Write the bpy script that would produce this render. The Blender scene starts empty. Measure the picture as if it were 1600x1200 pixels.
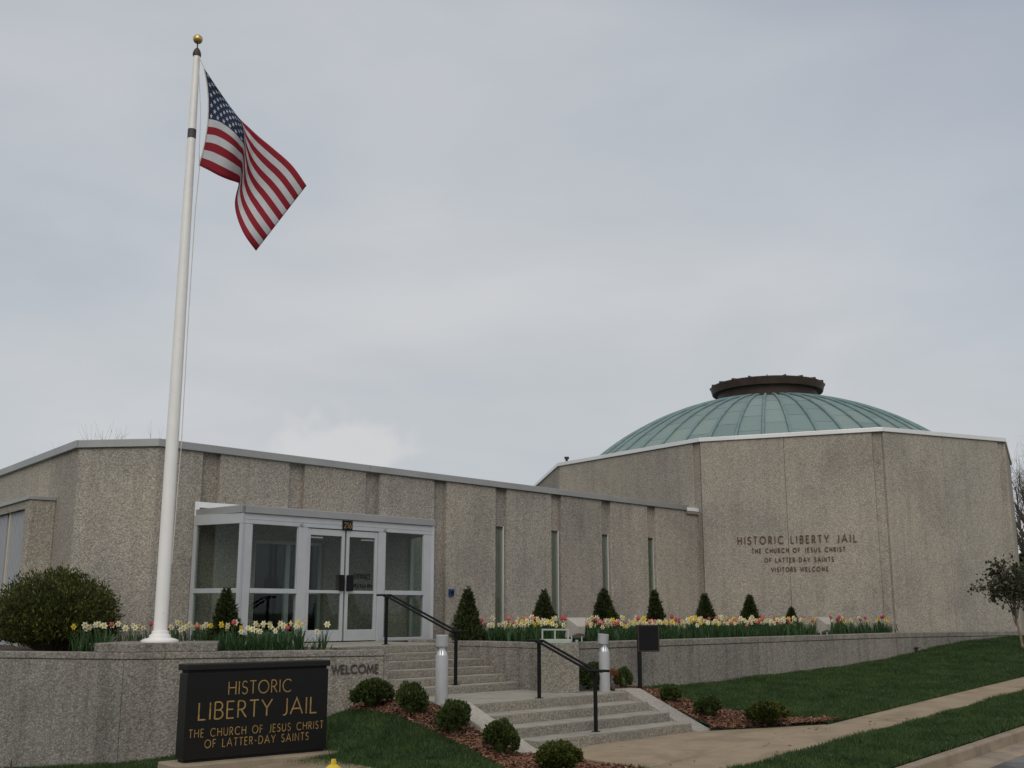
import bpy, bmesh, math, random
import numpy as np
from mathutils import Vector, Matrix
from mathutils.geometry import delaunay_2d_cdt
rnd = random.Random(7)
npr = np.random.default_rng(11)
PI = math.pi
SC = bpy.context.scene
COL = SC.collection

# ------------------------------------------------------------------ camera
EYE = 2.05
TILT = math.radians(11.73)
FPX = 1710.0                      # focal length in pixels of a 1600 px wide frame
cd = bpy.data.cameras.new('camera')
cd.sensor_width = 36.0
cd.lens = FPX / 1600 * 36.0
cd.clip_end = 3000
cam = bpy.data.objects.new('camera', cd)
cam.location = (0, 0, EYE)
cam.rotation_euler = (PI / 2 + TILT, 0, 0)
COL.objects.link(cam)
SC.camera = cam

# ------------------------------------------------------------------ world, sun, exposure
SUN_EL, SUN_AZ = math.radians(42), math.radians(182)     # azimuth from +Y clockwise
W = bpy.data.worlds.new('World')
SC.world = W
W.use_nodes = True
wn, wl = W.node_tree.nodes, W.node_tree.links
wn.clear()
def wnode(t, **k):
    n = wn.new(t)
    for a, b in k.items():
        setattr(n, a, b)
    return n
sky = wnode('ShaderNodeTexSky', sky_type='NISHITA', sun_disc=False, sun_elevation=SUN_EL, sun_rotation=SUN_AZ,
            air_density=1.0, dust_density=2.0, ozone_density=1.5)
tc = wnode('ShaderNodeTexCoord')
mp = wnode('ShaderNodeMapping'); mp.inputs['Scale'].default_value = (1.0, 1.0, 2.6)
wl.new(tc.outputs['Generated'], mp.inputs['Vector'])
n1 = wnode('ShaderNodeTexNoise'); n1.inputs['Scale'].default_value = 2.3; n1.inputs['Detail'].default_value = 7; n1.inputs['Roughness'].default_value = 0.52
n1.inputs['Distortion'].default_value = 0.35
wl.new(mp.outputs['Vector'], n1.inputs['Vector'])
r1 = wnode('ShaderNodeValToRGB')                           # thin and thick places in the overcast
r1.color_ramp.elements[0].position = 0.30; r1.color_ramp.elements[0].color = (4.25, 4.58, 4.92, 1)
r1.color_ramp.elements[1].position = 0.68; r1.color_ramp.elements[1].color = (5.55, 5.66, 5.80, 1)
wl.new(n1.outputs['Fac'], r1.inputs['Fac'])
n2 = wnode('ShaderNodeTexNoise'); n2.inputs['Scale'].default_value = 1.1; n2.inputs['Detail'].default_value = 4
wl.new(mp.outputs['Vector'], n2.inputs['Vector'])
r2 = wnode('ShaderNodeMapRange'); r2.inputs['From Min'].default_value = 0.35; r2.inputs['From Max'].default_value = 0.65
r2.inputs['To Min'].default_value = 0.84; r2.inputs['To Max'].default_value = 0.97
wl.new(n2.outputs['Fac'], r2.inputs['Value'])
dp = wnode('ShaderNodeVectorMath', operation='DOT_PRODUCT'); dp.inputs[1].default_value = Vector((0.52, 0.70, 0.62)).normalized()
wl.new(tc.outputs['Generated'], dp.inputs[0])
r4 = wnode('ShaderNodeMapRange'); r4.interpolation_type = 'SMOOTHSTEP'    # the overcast thins out high on the right
r4.inputs['From Min'].default_value = 0.86; r4.inputs['From Max'].default_value = 1.0; r4.inputs['To Min'].default_value = 1.0; r4.inputs['To Max'].default_value = 0.72
wl.new(dp.outputs['Value'], r4.inputs['Value'])
thin = wnode('ShaderNodeMath', operation='MULTIPLY'); wl.new(r2.outputs['Result'], thin.inputs[0]); wl.new(r4.outputs['Result'], thin.inputs[1])
mx = wnode('ShaderNodeMix', data_type='RGBA')
wl.new(thin.outputs[0], mx.inputs[0]); wl.new(sky.outputs['Color'], mx.inputs[6]); wl.new(r1.outputs['Color'], mx.inputs[7])
# one low cumulus head over the wing
CDIR = Vector((-0.152, 0.9886, 0.143)).normalized()
n3 = wnode('ShaderNodeTexNoise'); n3.inputs['Scale'].default_value = 26; n3.inputs['Detail'].default_value = 5
wl.new(tc.outputs['Generated'], n3.inputs['Vector'])
sub = wnode('ShaderNodeVectorMath', operation='SUBTRACT'); sub.inputs[1].default_value = CDIR
wl.new(tc.outputs['Generated'], sub.inputs[0])
scl = wnode('ShaderNodeVectorMath', operation='MULTIPLY'); scl.inputs[1].default_value = (14.0, 14.0, 27.0)
wl.new(sub.outputs[0], scl.inputs[0])
ln = wnode('ShaderNodeVectorMath', operation='LENGTH'); wl.new(scl.outputs[0], ln.inputs[0])
ad = wnode('ShaderNodeMath', operation='MULTIPLY_ADD'); ad.inputs[1].default_value = 1.5
wl.new(n3.outputs['Fac'], ad.inputs[0]); wl.new(ln.outputs['Value'], ad.inputs[2])
r3 = wnode('ShaderNodeMapRange'); r3.interpolation_type = 'SMOOTHSTEP'
r3.inputs['From Min'].default_value = 1.85; r3.inputs['From Max'].default_value = 1.35
r3.inputs['To Min'].default_value = 0; r3.inputs['To Max'].default_value = 0.75
wl.new(ad.outputs[0], r3.inputs['Value'])
mx2 = wnode('ShaderNodeMix', data_type='RGBA'); mx2.inputs[7].default_value = (5.95, 5.93, 6.0, 1)
wl.new(r3.outputs['Result'], mx2.inputs[0]); wl.new(mx.outputs[2], mx2.inputs[6])
bg = wnode('ShaderNodeBackground'); bg.inputs['Strength'].default_value = 0.110
wl.new(mx2.outputs[2], bg.inputs['Color'])
wo = wnode('ShaderNodeOutputWorld'); wl.new(bg.outputs[0], wo.inputs['Surface'])

sd = bpy.data.lights.new('sun', 'SUN'); sd.energy = 1.5; sd.angle = math.radians(50); sd.color = (1, 0.95, 0.88)
sun = bpy.data.objects.new('sun', sd)
sv = Vector((math.sin(SUN_AZ) * math.cos(SUN_EL), math.cos(SUN_AZ) * math.cos(SUN_EL), math.sin(SUN_EL)))
sun.rotation_euler = sv.to_track_quat('Z', 'Y').to_euler()
sun.location = sv * 60
COL.objects.link(sun)
SC.view_settings.view_transform = 'Standard'
SC.view_settings.look = 'None'
SC.view_settings.exposure = 0.0
SC.view_settings.gamma = 1.0
SC.view_settings.use_curve_mapping = False

# ------------------------------------------------------------------ measuring helpers
CT, ST = math.cos(TILT), math.sin(TILT)
R2 = math.sqrt(2)
def ray(px, py):
    u, v = (px - 800) / FPX, (600 - py) / FPX
    return Vector((u, CT - v * ST, ST + v * CT))
def at_depth(px, py, y):
    d = ray(px, py)
    return Vector((0, 0, EYE)) + d * (y / d.y)
def on_plane(px, py, p0, n):
    d = ray(px, py); o = Vector((0, 0, EYE))
    return o + d * ((Vector(p0) - o).dot(n) / d.dot(n))
def AB(a, b, z=0.0):                       # site grid: a runs along the facade, b out of it
    return Vector(((a + b) / R2, (a - b) / R2, z))
def ab_of(p):
    return ((p[0] + p[1]) / R2, (p[0] - p[1]) / R2)
DA = Vector((1 / R2, 1 / R2, 0)); DB = Vector((1 / R2, -1 / R2, 0)); UP = Vector((0, 0, 1))
GR = 0.049
ZB = 0.11                                  # foot of the lower steps
def ZT(z):                                 # measured drops below the eye, lens tilt taken into account
    return EYE - (EYE - z) * 0.945
def G(a):                                  # the street climbs to the right
    return ZB + GR * (a - 13.5)

# ------------------------------------------------------------------ mesh helpers
class MB:
    def __init__(s):
        s.v, s.f, s.m = [], [], []
    def add(s, vs, fs, mi=0):
        o = len(s.v)
        s.v += [tuple(p) for p in vs]
        s.f += [tuple(i + o for i in f) for f in fs]
        s.m += [mi] * len(fs)
    def prism(s, bot, top, mi=0):          # two matching rings
        n = len(bot)
        s.add(list(bot) + list(top), [tuple(range(n))[::-1], tuple(range(n, 2 * n))] +
              [(i, (i + 1) % n, n + (i + 1) % n, n + i) for i in range(n)], mi)
    def poly(s, pts, z0, z1, mi=0):        # plan polygon extruded up
        s.prism([(p[0], p[1], z0) for p in pts], [(p[0], p[1], z1) for p in pts], mi)
    def box(s, x0, x1, y0, y1, z0, z1, mi=0):
        s.poly([(x0, y0), (x1, y0), (x1, y1), (x0, y1)], z0, z1, mi)
    def abbox(s, a0, a1, b0, b1, z0, z1, mi=0):
        s.poly([AB(a0, b0), AB(a0, b1), AB(a1, b1), AB(a1, b0)], z0, z1, mi)
    def az(s, pts, b0, b1, mi=0):          # elevation polygon (a, z) extruded along b
        s.prism([AB(a, b0, z) for a, z in pts], [AB(a, b1, z) for a, z in pts], mi)
    def wallbox(s, p, q, t, z0, z1, out=0.0, mi=0):   # plan segment p->q, t thick behind the face, face pushed out
        d = (Vector((q[0], q[1], 0)) - Vector((p[0], p[1], 0))).normalized()
        n = Vector((d.y, -d.x, 0))
        P, Q = Vector((p[0], p[1], 0)) + n * out, Vector((q[0], q[1], 0)) + n * out
        s.poly([P, Q, Q - n * t, P - n * t], z0, z1, mi)
    def tube(s, pts, rad, n=8, mi=0, cap=True):
        pts = [Vector(p) for p in pts]
        if not isinstance(rad, (list, tuple)):
            rad = [rad] * len(pts)
        rings = []
        prev = None
        for i, p in enumerate(pts):
            d = (pts[min(i + 1, len(pts) - 1)] - pts[max(i - 1, 0)]).normalized()
            if prev is None:
                u = d.orthogonal().normalized()
            else:
                u = (prev - d * prev.dot(d))
                u = u.normalized() if u.length > 1e-6 else d.orthogonal().normalized()
            prev = u
            w = d.cross(u)
            rings.append([p + (u * math.cos(2 * PI * k / n) + w * math.sin(2 * PI * k / n)) * rad[i] for k in range(n)])
        fs = []
        for i in range(len(pts) - 1):
            for k in range(n):
                fs.append((i * n + k, i * n + (k + 1) % n, (i + 1) * n + (k + 1) % n, (i + 1) * n + k))
        if cap:
            fs.append(tuple(range(n))[::-1]); fs.append(tuple(range((len(pts) - 1) * n, len(pts) * n)))
        s.add([q for r in rings for q in r], fs, mi)
    def lathe(s, prof, c=(0, 0, 0), n=24, mi=0):
        o = Vector(c); vs = []; fs = []
        for r, z in prof:
            for k in range(n):
                vs.append(o + Vector((r * math.cos(2 * PI * k / n), r * math.sin(2 * PI * k / n), z)))
        for i in range(len(prof) - 1):
            for k in range(n):
                fs.append((i * n + k, i * n + (k + 1) % n, (i + 1) * n + (k + 1) % n, (i + 1) * n + k))
        fs.append(tuple(range(n))[::-1]); fs.append(tuple(range((len(prof) - 1) * n, len(prof) * n)))
        s.add(vs, fs, mi)

def finish(me, mats, smooth=False):
    for m in (mats if isinstance(mats, (list, tuple)) else [mats]):
        me.materials.append(m)
    if smooth:
        me.polygons.foreach_set('use_smooth', [True] * len(me.polygons))
    me.update()
def build(name, mb, mat, parent=None, bevel=0.0, smooth=False, base=None, recalc=True):
    """one mesh object; vertices come in world metres and are stored relative to the parent"""
    off = Vector((0, 0, 0))
    if base is not None:
        off = Vector(base)
    elif parent is not None:
        off = world_of(parent)
    me = bpy.data.meshes.new(name)
    me.from_pydata([tuple(Vector(p) - off) for p in mb.v], [], mb.f)
    for i, p in enumerate(me.polygons):
        p.material_index = mb.m[i]
    if recalc:
        bm = bmesh.new(); bm.from_mesh(me)
        bmesh.ops.recalc_face_normals(bm, faces=bm.faces)
        bm.to_mesh(me); bm.free()
    finish(me, mat, smooth)
    o = bpy.data.objects.new(name, me)
    COL.objects.link(o)
    if parent is not None:
        o.parent = parent
        if base is not None:
            o.location = Vector(base) - world_of(parent)
    elif base is not None:
        o.location = base
    if bevel:
        b = o.modifiers.new('bevel', 'BEVEL'); b.width = bevel; b.segments = 2; b.limit_method = 'ANGLE'
    if smooth:
        try:
            md = o.modifiers.new('split', 'EDGE_SPLIT'); md.split_angle = math.radians(38)
        except Exception:
            pass
    return o
def world_of(o):
    p = Vector((0, 0, 0))
    while o is not None:
        p += o.location; o = o.parent
    return p
def mesh_np(name, V, F, mat, parent=None, smooth=False, base=None):
    """V (n,3), F (m,k): many small faces at once"""
    V = np.asarray(V, dtype=np.float32); F = np.asarray(F, dtype=np.int32)
    off = Vector(base) if base is not None else (world_of(parent) if parent is not None else Vector((0, 0, 0)))
    V = V - np.array(off, dtype=np.float32)
    me = bpy.data.meshes.new(name)
    k = F.shape[1]
    me.vertices.add(len(V)); me.vertices.foreach_set('co', V.ravel())
    me.loops.add(F.size); me.loops.foreach_set('vertex_index', F.ravel())
    me.polygons.add(len(F)); me.polygons.foreach_set('loop_start', np.arange(0, F.size, k, dtype=np.int32))
    me.update(calc_edges=True); me.validate()
    finish(me, mat, smooth)
    o = bpy.data.objects.new(name, me); COL.objects.link(o)
    if parent is not None:
        o.parent = parent
        if base is not None:
            o.location = off - world_of(parent)
    elif base is not None:
        o.location = off
    return o
def tag(o, label=None, cat=None, group=None, kind=None):
    if label: o['label'] = label
    if cat: o['category'] = cat
    if group: o['group'] = group
    if kind: o['kind'] = kind
    return o
def thing(name, loc, label, cat, group=None):
    o = bpy.data.objects.new(name, None); o.empty_display_size = 0.2
    o.location = loc; COL.objects.link(o)
    return tag(o, label, cat, group)
def copy_tree(o, parent=None):
    c = o.copy(); COL.objects.link(c); c.parent = parent
    for ch in list(o.children):
        copy_tree(ch, c)
    return c

# ------------------------------------------------------------------ materials
def mat(name):
    m = bpy.data.materials.new(name); m.use_nodes = True
    return m, m.node_tree.nodes, m.node_tree.links, m.node_tree.nodes['Principled BSDF']
def ramp(nodes, stops, interp='LINEAR'):
    r = nodes.new('ShaderNodeValToRGB'); r.color_ramp.interpolation = interp
    els = r.color_ramp.elements
    while len(els) < len(stops):
        els.new(0.5)
    for e, (p, c) in zip(els, stops):
        e.position = p; e.color = (c[0], c[1], c[2], 1)
    return r
def mixrgb(nodes, links, fac, a, b, mode='MIX'):
    m = nodes.new('ShaderNodeMix'); m.data_type = 'RGBA'; m.blend_type = mode
    for sock, val in ((m.inputs[0], fac), (m.inputs[6], a), (m.inputs[7], b)):
        if isinstance(val, (int, float)):
            sock.default_value = val
        elif isinstance(val, tuple):
            sock.default_value = (val[0], val[1], val[2], 1)
        else:
            links.new(val, sock)
    return m.outputs[2]
def noise(nodes, links, vec, scale, detail=4, rough=0.55):
    n = nodes.new('ShaderNodeTexNoise'); n.inputs['Scale'].default_value = scale
    n.inputs['Detail'].default_value = detail; n.inputs['Roughness'].default_value = rough
    links.new(vec, n.inputs['Vector'])
    return n.outputs['Fac']
def position(nodes):
    return nodes.new('ShaderNodeNewGeometry').outputs['Position']
def scaled(nodes, links, vec, s):
    m = nodes.new('ShaderNodeMapping'); m.inputs['Scale'].default_value = s
    links.new(vec, m.inputs['Vector'])
    return m.outputs['Vector']
def aggregate(name, tint=(1, 1, 1), scale=36, contrast=1.0, bump=0.5, streak=0.26):
    """exposed pebbles set in a cement matrix, rain streaks and large soft stains"""
    m, N, L, P = mat(name)
    pos = position(N)
    vo = N.new('ShaderNodeTexVoronoi'); vo.inputs['Scale'].default_value = scale
    L.new(pos, vo.inputs['Vector'])
    sep = N.new('ShaderNodeSeparateColor'); L.new(vo.outputs['Color'], sep.inputs[0])
    c = lambda r, g, b: (r * tint[0], g * tint[1], b * tint[2])
    rp = ramp(N, [(0.0, c(.05, .042, .035)), (0.20, c(.16, .135, .11)), (0.38, c(.34, .30, .25)), (0.62, c(.385, .35, .31)),
                  (0.84, c(.45, .40, .335)), (0.97, c(.56, .52, .46))])
    L.new(sep.outputs[0], rp.inputs['Fac'])
    mean = c(.335, .295, .25)
    peb = mixrgb(N, L, contrast, mean, rp.outputs['Color'])
    edge = N.new('ShaderNodeMapRange'); edge.inputs['From Min'].default_value = 0.25; edge.inputs['From Max'].default_value = 0.75
    L.new(vo.outputs['Distance'], edge.inputs['Value'])
    col = mixrgb(N, L, edge.outputs[0], peb, c(.20, .182, .16))
    # second, finer grit
    fine = noise(N, L, pos, scale * 2.6, 2)
    col = mixrgb(N, L, 0.35, col, mixrgb(N, L, fine, c(.16, .14, .12), c(.5, .46, .4)))
    big = noise(N, L, pos, 0.55, 5, 0.6)
    bigr = ramp(N, [(0.3, (.78, .78, .80)), (0.5, (1, 1, 1)), (0.7, (1.1, 1.07, 1.03))]); L.new(big, bigr.inputs['Fac'])
    col = mixrgb(N, L, 0.8, col, bigr.outputs['Color'], 'MULTIPLY')
    st = noise(N, L, scaled(N, L, pos, (3.2, 3.2, 0.16)), 1.6, 5, 0.6)
    str_ = ramp(N, [(0.36, (.62, .61, .60)), (0.52, (1, 1, 1)), (0.75, (1.04, 1.03, 1.0))]); L.new(st, str_.inputs['Fac'])
    col = mixrgb(N, L, streak, col, str_.outputs['Color'], 'MULTIPLY')
    oi = N.new('ShaderNodeObjectInfo')
    pr_ = ramp(N, [(0, (.90, .89, .885)), (.5, (1, 1, 1)), (1, (1.09, 1.075, 1.045))]); L.new(oi.outputs['Random'], pr_.inputs['Fac'])
    col = mixrgb(N, L, 1.0, col, pr_.outputs['Color'], 'MULTIPLY')
    med = noise(N, L, scaled(N, L, pos, (1, 1, .7)), 2.4, 6, .7)
    mr_ = ramp(N, [(.32, (.80, .79, .78)), (.5, (1, 1, 1)), (.72, (1.07, 1.06, 1.05))]); L.new(med, mr_.inputs['Fac'])
    col = mixrgb(N, L, .38, col, mr_.outputs['Color'], 'MULTIPLY')
    L.new(col, P.inputs['Base Color'])
    P.inputs['Roughness'].default_value = 0.88
    P.inputs['Specular IOR Level'].default_value = 0.3
    b = N.new('ShaderNodeBump'); b.inputs['Strength'].default_value = bump; b.inputs['Distance'].default_value = 0.012
    inv = N.new('ShaderNodeMath'); inv.operation = 'SUBTRACT'; inv.inputs[0].default_value = 1.0
    L.new(vo.outputs['Distance'], inv.inputs[1]); L.new(inv.outputs[0], b.inputs['Height'])
    L.new(b.outputs['Normal'], P.inputs['Normal'])
    return m
def plain(name, col, rough=0.6, metal=0.0, var=0.12, scale=6.0, bump=0.0, spec=0.5, bscale=60, stain=None):
    m, N, L, P = mat(name)
    pos = position(N)
    n = noise(N, L, pos, scale, 5, 0.6)
    r = ramp(N, [(0.28, tuple(x * (1 - var) for x in col)), (0.72, tuple(min(1, x * (1 + var)) for x in col))])
    L.new(n, r.inputs['Fac'])
    c = r.outputs['Color']
    if stain:
        sn = noise(N, L, pos, stain[1], 6, 0.65)
        sr = ramp(N, [(stain[2], (0, 0, 0)), (stain[2] + 0.14, (1, 1, 1))]); L.new(sn, sr.inputs['Fac'])
        c = mixrgb(N, L, sr.outputs['Color'], c, stain[0])
    L.new(c, P.inputs['Base Color'])
    P.inputs['Roughness'].default_value = rough; P.inputs['Metallic'].default_value = metal
    P.inputs['Specular IOR Level'].default_value = spec
    if bump:
        b = N.new('ShaderNodeBump'); b.inputs['Strength'].default_value = bump; b.inputs['Distance'].default_value = 0.01
        L.new(noise(N, L, pos, bscale, 4), b.inputs['Height']); L.new(b.outputs['Normal'], P.inputs['Normal'])
    return m
def leafmat(name, c0, c1, c2, rough=0.55, trans=0.25, mott=((.75, .75, .75), (1.2, 1.2, 1.1)), msc=1.4):
    m, N, L, P = mat(name)
    g = N.new('ShaderNodeNewGeometry')
    r = ramp(N, [(0.0, c0), (0.55, c1), (1.0, c2)]); L.new(g.outputs['Random Per Island'], r.inputs['Fac'])
    n = noise(N, L, g.outputs['Position'], msc, 4, .65)
    nr = ramp(N, [(0.3, mott[0]), (0.7, mott[1])]); L.new(n, nr.inputs['Fac'])
    col = mixrgb(N, L, 1.0, r.outputs['Color'], nr.outputs['Color'], 'MULTIPLY')
    L.new(col, P.inputs['Base Color']); P.inputs['Roughness'].default_value = rough
    P.inputs['Specular IOR Level'].default_value = 0.25
    t = N.new('ShaderNodeBsdfTranslucent'); L.new(col, t.inputs['Color'])
    mx_ = N.new('ShaderNodeMixShader'); mx_.inputs[0].default_value = trans
    out = N['Material Output']
    L.new(P.outputs[0], mx_.inputs[1]); L.new(t.outputs[0], mx_.inputs[2]); L.new(mx_.outputs[0], out.inputs['Surface'])
    return m
def glassmat(name, tint, gloss=0.05, ior=1.5):
    m, N, L, P = mat(name)
    N.remove(P)
    t = N.new('ShaderNodeBsdfTransparent'); t.inputs['Color'].default_value = (*tint, 1)
    g = N.new('ShaderNodeBsdfGlossy'); g.inputs['Roughness'].default_value = gloss; g.inputs['Color'].default_value = (.9, .95, .95, 1)
    f = N.new('ShaderNodeFresnel'); f.inputs['IOR'].default_value = ior
    x = N.new('ShaderNodeMixShader')
    geo = N.new('ShaderNodeNewGeometry'); k = N.new('ShaderNodeMath'); k.operation = 'SUBTRACT'; k.inputs[0].default_value = 1.0
    L.new(geo.outputs['Backfacing'], k.inputs[1])            # the sheet reflects once, where the ray enters it
    q = N.new('ShaderNodeMath'); q.operation = 'MULTIPLY'; L.new(f.outputs[0], q.inputs[0]); L.new(k.outputs[0], q.inputs[1])
    L.new(q.outputs[0], x.inputs[0]); L.new(t.outputs[0], x.inputs[1]); L.new(g.outputs[0], x.inputs[2])
    L.new(x.outputs[0], N['Material Output'].inputs['Surface'])
    return m

M = {}
M['wall'] = aggregate('pebble_panel', (1.08, 1.09, 1.075), 38)
M['recess'] = aggregate('pebble_recess', (1.0, 1.0, 0.99), 38)
M['rotunda'] = aggregate('pebble_rotunda', (1.08, 1.09, 1.065), 40, 0.9)
M['planter'] = aggregate('pebble_planter', (0.74, 0.755, 0.765), 36, 1.0, 0.5, 0.6)
M['step'] = aggregate('pebble_step', (0.76, 0.77, 0.745), 40, 1.0, 0.5, 0.1)
M['cheek'] = aggregate('pebble_cheek', (1.12, 1.15, 1.17), 60, 0.7, 0.3, 0.1)
M['tread'] = plain('tread_concrete', (.285, .265, .225), .9, var=.18, scale=3, bump=.3, spec=.2, stain=((.215, .20, .165), 2.2, .52))
M['walk'] = plain('walk_concrete', (.275, .215, .148), .9, var=.16, scale=2.2, bump=.35, spec=.2, stain=((.215, .165, .112), 1.3, .5))
M['kerb'] = plain('kerb_concrete', (.265, .215, .155), .9, var=.24, scale=2.0, bump=.4, spec=.2, stain=((.2, .165, .13), 1.6, .5))
M['asphalt'] = plain('asphalt', (.16, .155, .15), .92, var=.3, scale=1.5, bump=.6, spec=.2, bscale=45, stain=((.07, .07, .07), 0.9, .5))
M['joint'] = plain('joint_dirt', (.12, .10, .075), .95, var=.3, scale=9)
M['fascia'] = plain('fascia_metal', (.36, .36, .35), .45, .6, var=.10, scale=1.2)
M['coping'] = plain('coping_metal', (.74, .73, .71), .34, .55, var=.08, scale=0.8)
M['flash'] = plain('white_flashing', (.80, .80, .80), .45, .1, var=.06, scale=5)
M['alu'] = plain('aluminium_frame', (.48, .49, .50), .42, .35, var=.06, scale=3)
M['glass'] = glassmat('clear_glass', (.80, .85, .82), .02, 1.45)
M['sidelight'] = glassmat('tinted_glass', (.80, .84, .81), .03, 1.42)
M['slitglass'] = glassmat('slit_glass', (.95, .97, .94), .03, 1.35)
M['curtain'] = plain('olive_curtain', (.105, .112, .080), .9, var=.2, scale=3)
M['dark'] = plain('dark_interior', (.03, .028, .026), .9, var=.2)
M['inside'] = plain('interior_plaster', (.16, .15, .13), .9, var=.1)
M['black'] = plain('black_paint', (.008, .008, .009), .6, var=.2, spec=.15)
M['bolgrey'] = plain('grey_enamel', (.31, .315, .32), .62, .0, var=.08, scale=5, stain=((.21, .21, .20), 7, .6))
M['chrome'] = plain('lamp_reflector', (.62, .62, .62), .38, .9, var=.03)
M['pole'] = plain('white_pole_paint', (.76, .74, .71), .38, var=.04, scale=4, stain=((.62, .58, .52), 5, .64))
M['gold'] = plain('gold_ball', (.55, .40, .14), .33, .8, var=.12)
M['granite'] = plain('black_granite', (.009, .0085, .0085), .32, var=.7, scale=120, spec=.25)
M['granite_rough'] = plain('rough_black_granite', (.014, .013, .013), .6, var=.5, scale=80, bump=.3, spec=.2)
M['giltletter'] = plain('gilt_letter', (.40, .25, .085), .42, .5, var=.35, scale=14)
M['bronzeletter'] = plain('bronze_letter', (.10, .058, .035), .5, .4, var=.25, scale=9)
M['dullgold'] = plain('dull_gold', (.24, .16, .065), .5, .4)
M['ironletter'] = plain('iron_letter', (.045, .040, .036), .6, .2, var=.2, scale=9)
M['rope'] = plain('rope', (.55, .52, .46), .9)
M['tape'] = plain('dark_tape', (.05, .045, .045), .6)
M['bronze'] = plain('brown_metal', (.050, .032, .024), .55, .35, var=.35, scale=2.5)
M['blue'] = plain('blue_plastic', (.010, .035, .17), .4)
M['yellow'] = plain('yellow_paint', (.62, .44, .03), .42, var=.12, scale=12)
M['lampbox'] = plain('taupe_enamel', (.36, .33, .29), .5, .1, var=.1, scale=6)
M['palegreen'] = plain('pale_green_metal', (.33, .37, .32), .5, .2, var=.1)
M['soil'] = plain('planting_soil', (.045, .030, .020), .95, var=.4, scale=14, bump=.8)
M['bark'] = plain('grey_bark', (.085, .068, .055), .95, var=.35, scale=18, bump=.6)
M['youngbark'] = plain('tan_bark', (.20, .15, .10), .9, var=.3, scale=22)
M['twig'] = plain('shrub_twig', (.10, .072, .045), .95, var=.3, scale=20)
M['blinds'] = plain('white_blinds', (.33, .34, .365), .6, var=.05)
M['beigepost'] = plain('beige_mullion', (.50, .43, .30), .6, var=.05)
M['turf'] = plain('turf_soil', (.022, .050, .014), .95, var=.35, scale=5, bump=.8)
M['ground'] = plain('far_ground', (.05, .065, .03), .95, var=.3, scale=.3)
M['grass'] = leafmat('grass_blade', (.020, .052, .015), (.040, .088, .027), (.11, .14, .052), .6, .3, ((.55, .60, .60), (1.45, 1.32, 1.2)), 2.2)
M['mulch'] = leafmat('mulch_chip', (.055, .022, .014), (.15, .065, .040), (.30, .17, .11), .9, 0.0)
M['box'] = leafmat('boxwood_leaf', (.020, .038, .011), (.044, .068, .019), (.115, .125, .036), .5, .2)
M['boxlight'] = leafmat('boxwood_leaf_fresh', (.022, .040, .010), (.060, .078, .017), (.14, .14, .032), .5, .25)
M['spruce'] = leafmat('spruce_needle', (.021, .032, .012), (.040, .054, .018), (.088, .094, .030), .6, .15)
M['rust'] = leafmat('scorched_leaf', (.12, .045, .018), (.22, .085, .03), (.30, .14, .05), .7, .2)
M['bush'] = leafmat('bush_leaf', (.030, .042, .010), (.060, .075, .016), (.13, .13, .030), .6, .25)
M['strap'] = leafmat('daffodil_leaf', (.024, .060, .022), (.040, .088, .032), (.075, .125, .050), .5, .3)
M['tulipleaf'] = leafmat('tulip_leaf', (.04, .095, .045), (.06, .12, .055), (.085, .15, .07), .5, .3)
M['petalwhite'] = leafmat('cream_petal', (.72, .67, .42), (.80, .76, .54), (.84, .82, .68), .6, .3)
M['petalyellow'] = leafmat('yellow_petal', (.70, .50, .03), (.78, .58, .05), (.80, .66, .12), .6, .3)
M['cupyellow'] = leafmat('yellow_cup', (.72, .52, .08), (.75, .56, .12), (.78, .64, .22), .6, .3)
M['tulipred'] = leafmat('red_tulip_petal', (.44, .05, .065), (.52, .08, .095), (.58, .13, .13), .5, .3)
M['tulippink'] = leafmat('coral_tulip_petal', (.54, .13, .12), (.60, .19, .16), (.66, .28, .20), .5, .3)
M['plum'] = leafmat('bronze_green_leaf', (.036, .036, .022), (.058, .060, .034), (.09, .098, .050), .55, .25)
def flagmat(name, col):
    m, N, L, P = mat(name)
    pos = position(N)
    n = noise(N, L, pos, 3.0, 4)
    r = ramp(N, [(0.3, tuple(x * .9 for x in col)), (0.7, tuple(x * 1.05 for x in col))]); L.new(n, r.inputs['Fac'])
    L.new(r.outputs['Color'], P.inputs['Base Color']); P.inputs['Roughness'].default_value = 0.8
    P.inputs['Specular IOR Level'].default_value = 0.2
    t = N.new('ShaderNodeBsdfTranslucent'); L.new(r.outputs['Color'], t.inputs['Color'])
    x = N.new('ShaderNodeMixShader'); x.inputs[0].default_value = 0.3
    L.new(P.outputs[0], x.inputs[1]); L.new(t.outputs[0], x.inputs[2]); L.new(x.outputs[0], N['Material Output'].inputs['Surface'])
    return m
M['fred'] = flagmat('flag_red', (.29, .022, .036)); M['fwhite'] = flagmat('flag_white', (.60, .60, .62)); M['fblue'] = flagmat('flag_blue', (.025, .042, .095))
def copper():
    m, N, L, P = mat('verdigris_copper')
    pos = position(N)
    oi = N.new('ShaderNodeObjectInfo')
    r = ramp(N, [(0, (.150, .215, .207)), (.5, (.18, .245, .234)), (1, (.215, .275, .255))]); L.new(oi.outputs['Random'], r.inputs['Fac'])
    n = noise(N, L, scaled(N, L, pos, (1, 1, .5)), 2.2, 6, .65)
    sr = ramp(N, [(.56, (0, 0, 0)), (.85, (1, 1, 1))]); L.new(n, sr.inputs['Fac'])
    c = mixrgb(N, L, sr.outputs['Color'], r.outputs['Color'], (.22, .245, .17))
    n2_ = noise(N, L, pos, 11, 4)
    c = mixrgb(N, L, .5, c, mixrgb(N, L, n2_, (.75, .75, .75), (1.2, 1.2, 1.2)), 'MULTIPLY')
    L.new(c, P.inputs['Base Color']); P.inputs['Roughness'].default_value = .62; P.inputs['Metallic'].default_value = .1
    return m
M['copper'] = copper()
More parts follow.
